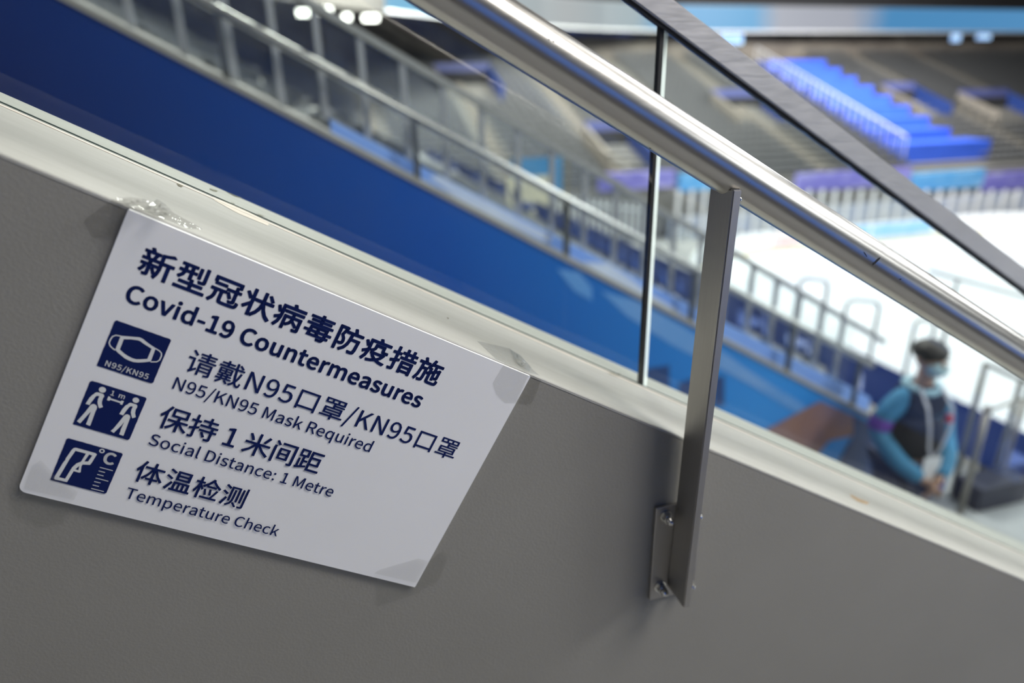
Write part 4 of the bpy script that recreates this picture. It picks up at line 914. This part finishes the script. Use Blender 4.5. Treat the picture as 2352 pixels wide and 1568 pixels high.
def seat_mass(name, spots, m, label, group_kind='stuff', rot=0.0):
    """many far seats as one object"""
    src = [bm_ for _, bm_ in seat_parts(m)][:2]
    tmp = join(*src)
    bmesh.ops.rotate(tmp, verts=tmp.verts, cent=(0, 0, 0), matrix=Matrix.Rotation(rot, 3, 'Z'))
    tv = [v.co.copy() for v in tmp.verts]; tmp.verts.index_update(); tf = [[v.index for v in f.verts] for f in tmp.faces]; tmp.free()
    vs, fs = [], []
    for s in spots:
        o = len(vs); vs += [(v.x + s[0], v.y + s[1], v.z + s[2]) for v in tv]; fs += [[k + o for k in f] for f in tf]
    me = bpy.data.meshes.new(name); me.from_pydata(vs, [], fs); me.materials.append(m)
    ob = bpy.data.objects.new(name, me); COL.objects.link(ob)
    tag(ob, label, 'seats', kind=group_kind); return ob
rest_b, rest_g = [], []
nb = 0
for k in range(11):                          # lower tier, below the landing
    xk = 4.95 + TR * k + 0.34; zk = FL - LR * (k + 1)
    y = YB + 0.55; j = 0
    while y < 32.5:
        if not (5.0 < y < 6.15) and not (17.4 < y < 22.1 and k < 5) and not (15 < y < 16.1) and not (25 < y < 26.1):
            near = (k == 0 and y < 22) or (k == 1 and y < 16) or (k in (2, 3) and y < 11)
            if near:
                copy_seat((xk, y, zk), 'b', 'blue tip-up seat in the rows just below the landing, seen through the railings', 'blue seats below the landing')
            else: rest_b.append((xk, y, zk))
        y += 0.52; j += 1
for k in range(12):                          # upper tier beside the blue wall
    xk = 3.42 - TR * k - 0.5; zk = FL + RS * (k + 1)
    y = YB + 1.65
    while y < 33:
        if not (9.5 < y < 10.6) and not (20 < y < 21.1):
            if y < 8.5 and k >= 2: copy_seat((xk, y, zk), 'g', 'dark grey tip-up seat in the tier rising behind the blue wall', 'grey seats behind the blue wall')
            else: rest_g.append((xk, y, zk))
        y += 0.52
seat_mass('far_blue_seats', rest_b, M_bseat, 'mass of blue seats in the lower tier stepping down to the ice')
seat_mass('far_grey_seats', rest_g, M_gseat, 'mass of dark grey seats in the side tier beyond the nearest rows')

# hoop rails in the lower aisle
M_hoop = mat('galvanised_grey', (0.20, 0.205, 0.20), 0.45, metal=0.5)
def hoop(pxa, pxb, pyt, y, label):
    a = aty(pxa, pyt, y); b = aty(pxb, pyt + 2, y)
    za = FL - LR * (int((a.x - 4.95) / TR) + 1) if a.x > 4.95 else FL
    zb_ = FL - LR * (int((b.x - 4.95) / TR) + 1) if b.x > 4.95 else FL
    bm = BM(); r = 0.08
    tube(bm, [(a.x, y, za), (a.x, y, a.z - r), (a.x + r * .3, y, a.z - r * .3), (a.x + r, y, a.z), (b.x - r, y, b.z), (b.x - r * .3, y, b.z - r * .3), (b.x, y, b.z - r), (b.x, y, zb_)], 0.021, 12)
    put('hoop_rail', bm, M_hoop, smooth=True, label=label, cat='railing', group='hoop rails in the lower aisle')
hoop(1838, 1904, 640, 5.55, 'grey hoop rail in the lower aisle, the upper one above the standing person')
hoop(1946, 2022, 690, 5.55, 'grey hoop rail in the lower aisle, the second one down from the landing')
hoop(2104, 2150, 735, 5.55, 'grey hoop rail in the lower aisle, partly behind the big steel handrail')
def low_rail(pts, y, posts, label):
    L_ = [aty(px, py, y) for px, py in pts]
    o = thing('guard_rail', (L_[0].x, y, L_[0].z - 1.0), label, 'railing')
    bm = BM(); tube(bm, L_, 0.017, 10); put('rail', bm, M_hoop, o, smooth=True)
    for px, py in posts:
        p = aty(px, py, y); k = max(0, int((p.x - 4.95) / TR) + 1) if p.x > 4.95 else 0
        bm = BM(); tube(bm, [(p.x, y, FL - LR * k), p], 0.02, 10); put('post', bm, M_hoop, o, smooth=True)
low_rail([(2135, 622), (2200, 640), (2352, 682), (2420, 700)], 4.6, [(2200, 640), (2420, 700)], 'thin grey guard rail sloping over the white ice above the big handrail')
low_rail([(2262, 835), (2345, 872), (2420, 905)], 2.68, [(2264, 836), (2346, 873)], 'thin grey guard rail on two posts at the right edge, over the blue seats')

# ------------------------------------------------------------------ rink
def round_rect(x0, x1, y0, y1, r, s=10):
    o_ = []
    for (cx, cy, a0) in ((x0 + r, y0 + r, 180), (x1 - r, y0 + r, 270), (x1 - r, y1 - r, 0), (x0 + r, y1 - r, 90)):
        for k in range(s + 1):
            a = math.radians(a0 + 90 * k / s); o_.append((cx + r * math.cos(a), cy + r * math.sin(a)))
    return o_
RK = round_rect(14.6, 44.6, -31.0, 29.0, 8.0)
bm = BM(); hexa(bm, [Vector((x, y, -0.1)) for x, y in RK], [Vector((x, y, 0.0)) for x, y in RK])
put('floor_ice', bm, mat('white_ice', (0.86, 0.89, 0.92), 0.12, var=0.03, scale=0.4), kind='structure')
bm = BM(); box(bm, 4.95, 64, -40, 58, -0.35, -0.1); put('ground', bm, M_conc, kind='structure')
rb = thing('rink_boards', (29.6, 29.1, 0), 'white rink boards with pale blue advert panels round the far end of the ice', 'boards')
M_board = mat('white_board', (0.82, 0.83, 0.84), 0.4)
bm = BM(); o1 = RK; o2 = round_rect(14.48, 44.72, -31.12, 29.12, 8.1)
nR = len(o1)
lo = [bm.verts.new((x, y, 0)) for x, y in o1]; hi = [bm.verts.new((x, y, 1.1)) for x, y in o1]; lo2 = [bm.verts.new((x, y, -0.1)) for x, y in o2]; hi2 = [bm.verts.new((x, y, 1.1)) for x, y in o2]
for i in range(nR):
    j = (i + 1) % nR
    bm.faces.new((lo[i], lo[j], hi[j], hi[i])); bm.faces.new((hi[i], hi[j], hi2[j], hi2[i])); bm.faces.new((lo2[j], lo2[i], hi2[i], hi2[j]))
bmesh.ops.recalc_face_normals(bm, faces=bm.faces[:])
put('board_wall', bm, M_board, rb)
bm = BM(); 
i0 = [bm.verts.new((x + (29.6 - x) * .0008, y - .012 if y > 0 else y, 0.0)) for x, y in o1]; i1 = [bm.verts.new((x + (29.6 - x) * .0008, y - .012 if y > 0 else y, 0.12)) for x, y in o1]
for i in range(nR): bm.faces.new((i0[i], i0[(i + 1) % nR], i1[(i + 1) % nR], i1[i]))
put('kick_plate', bm, mat('yellow_kick_plate', (0.78, 0.66, 0.34), 0.5), rb)
M_adb = mat('pale_blue_advert', (0.16, 0.46, 0.80), 0.4, scale=1.4, col2=(0.42, 0.62, 0.86))
M_adr = mat('red_white_advert', (0.80, 0.78, 0.78), 0.4, scale=2.4, col2=(0.78, 0.40, 0.40))
for (x0_, x1_, m_) in ((22.8, 24.6, M_adr), (24.8, 29.0, M_adb), (29.2, 33.4, M_adb), (37.2, 40.0, M_adr)):
    x0_ = min(x0_, 36.4); x1_ = min(x1_, 36.5)
    if x1_ - x0_ < 0.5: continue
    bm = BM(); box(bm, x0_, x1_, 28.98, 28.995, 0.28, 1.02); put('advert_panel', bm, m_, rb)

# ------------------------------------------------------------------ end stand
EA = aty(2100, 394, 34.6); EB = aty(1950, 128, 56.0)
def ez(y): return EA.z + (EB.z - EA.z) * (y - EA.y) / (EB.y - EA.y)
NRW = 24; dy = (56.0 - 34.6) / NRW
bm = BM(); pts = [(34.6, -0.1)]
for k in range(NRW): pts += [(34.6 + dy * k, ez(34.6 + dy * k)), (34.6 + dy * (k + 1), ez(34.6 + dy * k))]
pts += [(56.0, -0.1)]
hexa(bm, [Vector((-16, y, z)) for y, z in pts], [Vector((74, y, z)) for y, z in pts])
put('floor_tier_end', bm, mat('dark_stand_concrete', (0.20, 0.195, 0.18), 0.85, var=0.1), kind='structure')
AISLES = (-4.0, 3.5, 10.5, 17.2, 24.0, 31.0, 49.5, 57)
nE = Vector((0, -(EB.z - EA.z), EB.y - EA.y)).normalized()
bs0, bs1 = atp(1790, 150, EA, nE), atp(2010, 372, EA, nE); bs2, bs3 = atp(1950, 160, EA, nE), atp(2190, 390, EA, nE)
BX0 = (bs0.x + bs1.x) / 2; BX1 = (bs2.x + bs3.x) / 2
spots = []
VOM = [(atp(1075, 205, EA, nE), 4.2), (atp(1725, 265, EA, nE), 4.2), (atp(2100, 245, EA, nE), 3.2), (atp(2300, 260, EA, nE), 5.0), (atp(1420, 350, EA, nE), 3.0)]
for k in range(NRW):
    y = 34.6 + dy * k + 0.55; z = ez(34.6 + dy * k); x = -15.5
    while x < 73:
        if all(abs(x - a) > 0.85 for a in AISLES) and not (BX0 - .4 < x < BX1 + .4) and all(not (abs(x - v.x) < w / 2 and abs(y - v.y) < 2.2) for v, w in VOM):
            spots.append((x, y, z))
        x += 0.56
seat_mass('end_stand_seats', spots, M_gseat, 'mass of dark grey seats filling the blurred end stand', rot=-math.pi / 2)
M_tan = mat('tan_step_paint', (0.22, 0.20, 0.17), 0.8)
for a in AISLES:
    bm = BM(); pts = [(34.5, EA.z - .2)]
    for k in range(NRW): pts += [(34.6 + dy * k - .05, ez(34.6 + dy * k) + 0.10), (34.6 + dy * (k + 1) - .05, ez(34.6 + dy * k) + 0.10)]
    pts += [(56.0, ez(55) - .3)]
    hexa(bm, [Vector((a - .32, y, z)) for y, z in pts], [Vector((a + .32, y, z)) for y, z in pts])
    put('floor_aisle', bm, M_tan, kind='structure')
M_blst = mat('royal_blue_cover', (0.045, 0.13, 0.72), 0.5, scale=1.2)
bst = thing('covered_steps', ((BX0 + BX1) / 2, (bs1.y + bs0.y) / 2, ez(bs1.y)), 'broad royal blue covered steps climbing the far end stand', 'steps')
nS = 9; ys_ = [bs1.y + (bs0.y - bs1.y) * k / nS for k in range(nS + 1)]
for k in range(nS):
    bm = BM(); box(bm, BX0 - (0.0 if k else 0), BX1 + (1.6 if k == 0 else 0) , ys_[k], ys_[k + 1] + 0.05, ez(ys_[k]) - 0.3, ez(ys_[k + 1]) + 0.35, 0.03)
    put('step', bm, M_blst, bst)
wr = thing('white_stair_rail', (BX0 - .25, ys_[4], ez(ys_[4])), 'pale railing along the left side of the royal blue steps', 'railing')
bm = BM(); tube(bm, [(BX0 - .1, y, ez(y) + 1.5) for y in ys_], 0.06, 8); put('rail', bm, M_board, wr)
for k in range(28):
    y = ys_[0] + (ys_[-1] - ys_[0]) * k / 27
    bm = BM(); tube(bm, [(BX0 - .1, y, ez(y) + .2), (BX0 - .1, y, ez(y) + 1.5)], 0.035, 6); put('post', bm, M_board, wr)
labels_v = ['tan and blue stairway box in the end stand above the pale balustrade', 'tan and blue stairway box in the end stand under the flat cap rail', 'tan and blue stairway box right of the royal blue steps', 'tan and blue stairway box at the right edge of the far stand', 'tan stairway box low in the end stand beside the glass joint']
M_vbl = mat('stairway_blue', (0.02, 0.05, 0.22), 0.5); M_vhead = mat('stairway_violet', (0.085, 0.10, 0.26), 0.5)
for (v, w), lb in zip(VOM, labels_v):
    t = thing('stairway_box', (v.x, v.y, ez(v.y - 2)), lb, 'stairway', 'stairway boxes in the end stand')
    z0, z1 = ez(v.y - 2.0), ez(v.y + 2.0)
    for sx, nm, m_ in ((-1, 'side_wall', M_tan), (1, 'side_wall', M_vbl)):
        bm = BM(); x = v.x + sx * w / 2
        hexa(bm, [Vector((x - .12, v.y - 2, z0 - .3)), Vector((x + .12, v.y - 2, z0 - .3)), Vector((x + .12, v.y + 2, z0 - .3)), Vector((x - .12, v.y + 2, z0 - .3))],
             [Vector((x - .12, v.y - 2, z0 + .9)), Vector((x + .12, v.y - 2, z0 + .9)), Vector((x + .12, v.y + 2, z1 + .9)), Vector((x - .12, v.y + 2, z1 + .9))])
        put(nm, bm, m_, t)
    bm = BM(); box(bm, v.x - w / 2, v.x + w / 2, v.y + 1.85, v.y + 2.1, z1 - .6, z1 + 1.1); put('head_wall', bm, M_vhead, t)
    bm = BM(); box(bm, v.x - w / 2 + .12, v.x + w / 2 - .12, v.y + 1.6, v.y + 1.84, z0 - .2, z1 + .5); put('opening', bm, M_dark, t)
# front of the end stand: banner, rail of white posts
def band(name, px0, px1, pyt, pyb, y, m, label, cat, group=None, th=0.295):
    a = aty(px0, pyt, y); b = aty(px1, pyb - (px1 - px0) * 0.019, y)
    c = aty(px0, pyb, y)
    bm = BM(); box(bm, a.x, b.x - .30, y, y + th, c.z, a.z); return put(name, bm, m, label=label, cat=cat, group=group)
def ad_mat(name, cols, scale):
    m = bpy.data.materials.new(name); m.use_nodes = True; nt = m.node_tree; b = nt.nodes['Principled BSDF']
    tc = _n(nt, 'ShaderNodeTexCoord'); mp = _n(nt, 'ShaderNodeMapping'); mp.inputs['Scale'].default_value = (scale, 1, scale * 2)
    nt.links.new(tc.outputs['Object'], mp.inputs[0]); nz = _n(nt, 'ShaderNodeTexNoise'); nz.inputs['Scale'].default_value = 1.0; nz.inputs['Detail'].default_value = 3
    nt.links.new(mp.outputs[0], nz.inputs['Vector']); rp = _n(nt, 'ShaderNodeValToRGB'); e_ = rp.color_ramp.elements
    for i, (p, c) in enumerate(cols):
        k_ = e_[i] if i < 2 else e_.new(p); k_.position = p; k_.color = (*c, 1)
    nt.links.new(nz.outputs['Fac'], rp.inputs[0]); nt.links.new(rp.outputs[0], b.inputs['Base Color']); b.inputs['Roughness'].default_value = 0.5
    return m
M_purp = ad_mat('violet_banner', [(0.30, (0.16, 0.15, 0.55)), (0.70, (0.55, 0.55, 0.85)), (0.5, (0.24, 0.22, 0.66))], 0.5)
M_cyan = ad_mat('azure_banner', [(0.30, (0.10, 0.38, 0.82)), (0.70, (0.35, 0.62, 0.92)), (0.5, (0.14, 0.46, 0.86))], 0.5)
for px0, px1, m_, lb in ((1380, 1560, M_purp, 'violet banner on the stand front left of the glass joint'), (1562, 1660, M_cyan, 'azure banner on the stand front just right of the glass joint'), (1835, 2095, M_purp, 'violet banner on the far stand front below the flat cap rail'),
                         (2097, 2262, M_cyan, 'azure banner on the far stand front under the royal blue steps'), (2264, 2420, M_purp, 'violet banner on the far stand front at the right edge of the picture')):
    band('banner', px0, px1, 400, 440, 34.3, m_, lb, 'banner')
wf2 = thing('white_post_fence', (30, 33.6, 0), 'row of white upright posts before the banners beyond the far rink boards', 'fence')
px = 1560
while px < 2460:
    p = aty(px, 436, 33.6); q = aty(px, 505, 33.6)
    bm = BM(); box(bm, p.x - .10, p.x + .10, 33.52, 33.68, q.z - 1.2, p.z, 0.01); put('post', bm, M_board, wf2); px += 30
bm = BM(); a = aty(1540, 505, 33.75); b = aty(2480, 505, 33.75); box(bm, a.x, b.x, 33.75, 33.95, -0.1, a.z + .1)
put('low_wall', bm, mat('grey_blue_hoarding', (0.34, 0.40, 0.55), 0.5, scale=0.8, col2=(0.50, 0.52, 0.55)), label='grey and blue hoarding between the rink boards and the white posts', cat='hoarding')
cp = aty(1165, 408, 19.0); cq = aty(1266, 500, 19.0)
bm = BM(); box(bm, cp.x, cq.x, 19.0, 19.06, min(cq.z, FL - .8), cp.z, 0.01)
put('partition', bm, mat('cream_panel', (0.74, 0.70, 0.52), 0.6, scale=1.5), label='cream partition standing beyond the pale balustrade', cat='partition')
cp = aty(1178, 366, 21.5); cq = aty(1292, 402, 21.5)
bm = BM(); box(bm, cp.x, cq.x, 21.5, 21.8, FL - .4, cp.z, 0.02)
put('booth', bm, mat('azure_booth', (0.06, 0.32, 0.66), 0.5), label='azure booth front just above and behind the cream partition', cat='booth')
wb = thing('picket_barrier', (aty(1400, 500, 18.0).x, 18.0, FL - 1.5), 'white picket barrier right of the cream partition beyond the balustrade', 'barrier')
px = 1282
while px < 1500:
    p = aty(px, 448 + (px - 1282) * .10, 18.0); bm = BM(); box(bm, p.x - .045, p.x + .045, 17.98, 18.02, p.z - 1.1, p.z, 0.005); put('picket', bm, M_board, wb); px += 15
p0, p1 = aty(1278, 462, 17.95), aty(1506, 486, 17.95)
bm = BM(); tube(bm, [p0, p1], 0.03, 8); put('top_bar', bm, M_board, wb)

# ------------------------------------------------------------------ concourse, LED ribbon, roof
LT, LBm = aty(1900, 17, 55.0).z, aty(1900, 74, 55.0).z
bm = BM(); box(bm, -30, 95, 57.5, 58, -0.1, Z0 + 14); put('wall_back', bm, mat('brown_grey_concourse', (0.30, 0.27, 0.23), 0.8, scale=0.35, col2=(0.13, 0.11, 0.10)), kind='structure')
bm = BM(); box(bm, -30, 95, -42, 58, Z0 + 14, Z0 + 14.4); put('ceiling', bm, M_dark, kind='structure')
bm = BM(); box(bm, 74, 74.5, -42, 58, -0.1, Z0 + 14); put('wall_right', bm, M_conc, kind='structure')
bm = BM(); box(bm, -30, -29.5, -42, 58, -0.1, Z0 + 14); put('wall_left', bm, M_conc, kind='structure')
def led_mat():
    m = bpy.data.materials.new('led_screen'); m.use_nodes = True; nt = m.node_tree; b = nt.nodes['Principled BSDF']
    tc = _n(nt, 'ShaderNodeTexCoord'); sp = _n(nt, 'ShaderNodeSeparateXYZ'); nt.links.new(tc.outputs['Object'], sp.inputs[0])
    mr = _n(nt, 'ShaderNodeMapRange'); mr.inputs['From Min'].default_value = 0.0; mr.inputs['From Max'].default_value = 1.0
    nz = _n(nt, 'ShaderNodeTexNoise'); nz.inputs['Scale'].default_value = 0.35; nz.inputs['Detail'].default_value = 3; nt.links.new(tc.outputs['Object'], nz.inputs['Vector'])
    rp = _n(nt, 'ShaderNodeValToRGB'); e_ = rp.color_ramp.elements
    stops = [(0.0, (0.10, 0.38, 0.62))]
    def xr(px): return (aty(px, 40, 55.0).x - LX0) / (LX1 - LX0)
    for px_s, c in ((870, (0.10, 0.40, 0.66)), (1010, (0.09, 0.36, 0.62)), (1090, (0.36, 0.42, 0.46)), (1270, (0.40, 0.40, 0.42)), (1450, (0.34, 0.41, 0.46)), (1520, (0.08, 0.34, 0.64)), (1730, (0.10, 0.36, 0.64)), (1790, (0.38, 0.40, 0.46)), (1960, (0.36, 0.38, 0.44)), (2040, (0.06, 0.24, 0.48)), (2340, (0.08, 0.26, 0.50))):
        stops.append((xr(px_s), c))
    for i, (p, c) in enumerate(stops):
        k_ = e_[i] if i < 2 else e_.new(p); k_.position = p; k_.color = (*c, 1)
    d_ = _n(nt, 'ShaderNodeMath', operation='MULTIPLY_ADD'); d_.inputs[1].default_value = 1.0 / (LX1 - LX0); d_.inputs[2].default_value = (39.0 - LX0) / (LX1 - LX0) - 0.01
    nt.links.new(sp.outputs['X'], d_.inputs[0])
    d2 = _n(nt, 'ShaderNodeMath', operation='MULTIPLY_ADD'); d2.inputs[1].default_value = 0.02; nt.links.new(nz.outputs['Fac'], d2.inputs[0]); nt.links.new(d_.outputs[0], d2.inputs[2])
    nt.links.new(d2.outputs[0], rp.inputs[0]); nt.links.new(rp.outputs[0], b.inputs['Emission Color']); b.inputs['Emission Strength'].default_value = 1.0
    b.inputs['Base Color'].default_value = (0.01, 0.01, 0.01, 1)
    return m
LX0, LX1 = 4.6, 90.0
PATH = [(-12.0, 28.0), (-3.0, 33.5), (1.0, 37.5), (4.6, 41.5), (8.0, 44.5), (12.0, 47.6), (17.0, 50.6), (23.0, 53.2), (30.0, 55.0), (73.5, 55.0)]
def along(bm, pts, y0, y1, z0, z1):
    R_ = []
    for x, y in pts: R_.append([bm.verts.new((x, y + y0, z0)), bm.verts.new((x, y + y1, z0)), bm.verts.new((x, y + y1, z1)), bm.verts.new((x, y + y0, z1))])
    for a, b in zip(R_, R_[1:]):
        for k in range(4): bm.faces.new((a[k], a[(k + 1) % 4], b[(k + 1) % 4], b[k]))
    bm.faces.new(R_[0]); bm.faces.new(R_[-1][::-1]); bmesh.ops.recalc_face_normals(bm, faces=bm.faces[:])
ld = thing('led_ribbon', (39.0, 55.0, LBm), 'long blue and white LED ribbon screen under the dark roof', 'screen')
bm = BM(); along(bm, PATH[3:], 0, 0.05, LBm + 0.12, LT); put('screen', bm, led_mat(), ld)
bm = BM(); along(bm, PATH[3:], 0.05, 0.25, LBm - 0.05, LT + 0.05); put('casing', bm, M_lg, ld)
bm = BM(); along(bm, PATH[3:], -0.02, 0.05, LBm - 0.05, LBm + 0.12); put('lower_trim', bm, M_board, ld)
bm = BM(); along(bm, PATH, 0.30, 1.2, LBm - 0.06, Z0 + 14); put('wall_bulkhead', bm, M_dark, kind='structure')
bm = BM(); along(bm, PATH[:4], 0.0, 0.29, LBm - 0.1, LT + .05); put('trim_4', bm, mat('beige_fascia', (0.10, 0.095, 0.085), 0.7), kind='structure')
# concourse lamps and monitors under the ribbon
M_lamp = mat('lit_lamp_panel', (1.0, 0.97, 0.9), 0.5, emit=7.0, var=0.02)
for (px, py, w, lb) in ((697, 29, 0.62, 'bright ceiling panel under the ribbon, leftmost of the four'), (748, 23, 0.75, 'bright ceiling panel under the ribbon, second of the four from the left'), (798, 39, 0.42, 'small bright ceiling panel under the ribbon, third of the four from the left'), (853, 41, 0.85, 'largest bright ceiling panel under the ribbon, rightmost of the four')):
    p = aty(px, py, 44.0)
    t = thing('ceiling_lamp', p, lb, 'lamp', 'lamps under the ribbon')
    bm = BM(); box(bm, p.x - w / 2, p.x + w / 2, 43.6, 44.6, p.z - .14, p.z + .12, 0.02); put('diffuser', bm, M_lamp, t)
    bm = BM(); box(bm, p.x - w / 2 - .05, p.x + w / 2 + .05, 43.7, 44.65, p.z + .12, p.z + .2); put('housing', bm, M_lg, t)
    bm = BM(); tube(bm, [(p.x, 44.2, p.z + .2), (p.x, 44.2, Z0 + 14)], 0.03, 6); put('hanger', bm, M_dark, t)
M_mon = mat('lit_blue_monitor', (0.35, 0.55, 1.0), 0.4, emit=1.6, var=0.3, scale=1.5)
for px, py, w, h, lb in ((1682, 80, 2.4, 1.5, 'glowing pale blue monitor below the ribbon, right of the glass joint'), (2198, 78, 1.2, 1.4, 'glowing blue monitor below the ribbon, left of a pair at the far right'), (2262, 76, 1.8, 1.2, 'glowing blue monitor below the ribbon, right of a pair at the far right')):
    p = aty(px, py, 57.2)
    t = thing('monitor', (p.x, 57.3, p.z - h / 2), lb, 'monitor', 'monitors on the concourse wall')
    bm = BM(); box(bm, p.x - w / 2, p.x + w / 2, 57.2, 57.25, p.z - h / 2, p.z + h / 2); put('screen', bm, M_mon, t)
    bm = BM(); box(bm, p.x - w / 2 - .1, p.x + w / 2 + .1, 57.25, 57.48, p.z - h / 2 - .1, p.z + h / 2 + .1); put('casing', bm, M_black, t)
M_spot = mat('tiny_spot_glow', (0.75, 0.8, 1.0), 0.4, emit=14.0, var=0.02)
for px, py in ((1307, 61), (1333, 61), (1384, 62), (1425, 66), (1442, 72), (1634, 70), (1646, 71)):
    p = aty(px, py, 57.0); t = thing('spot_lamp', p, 'tiny bright spot lamp on the concourse below the ribbon', 'lamp', 'spot lamps below the ribbon')
    bm = BM(); ball(bm, p, 0.10, seg=10, rings=6); put('bulb', bm, M_spot, t)
    bm = BM(); tube(bm, [p + EY * .08, Vector((p.x, 57.301 if px < 1490 else 57.5, p.z))], 0.04, 8); put('bracket', bm, M_black, t)
for px0, px1, pyt, pyb, m_, nm, lb in ((1790, 1865, 76, 90, M_black, 'dark_opening', 'black opening in the concourse wall above the royal blue steps'), (1270, 1490, 50, 84, M_vbl, 'blue_hoarding', 'deep blue hoarding on the concourse wall above the big handrail')):
    a = aty(px0, pyt, 57.3); b = aty(px1, pyb, 57.3); bm = BM(); box(bm, a.x, b.x, 57.3, 57.49, b.z, a.z); put(nm, bm, m_, label=lb, cat='wall panel')
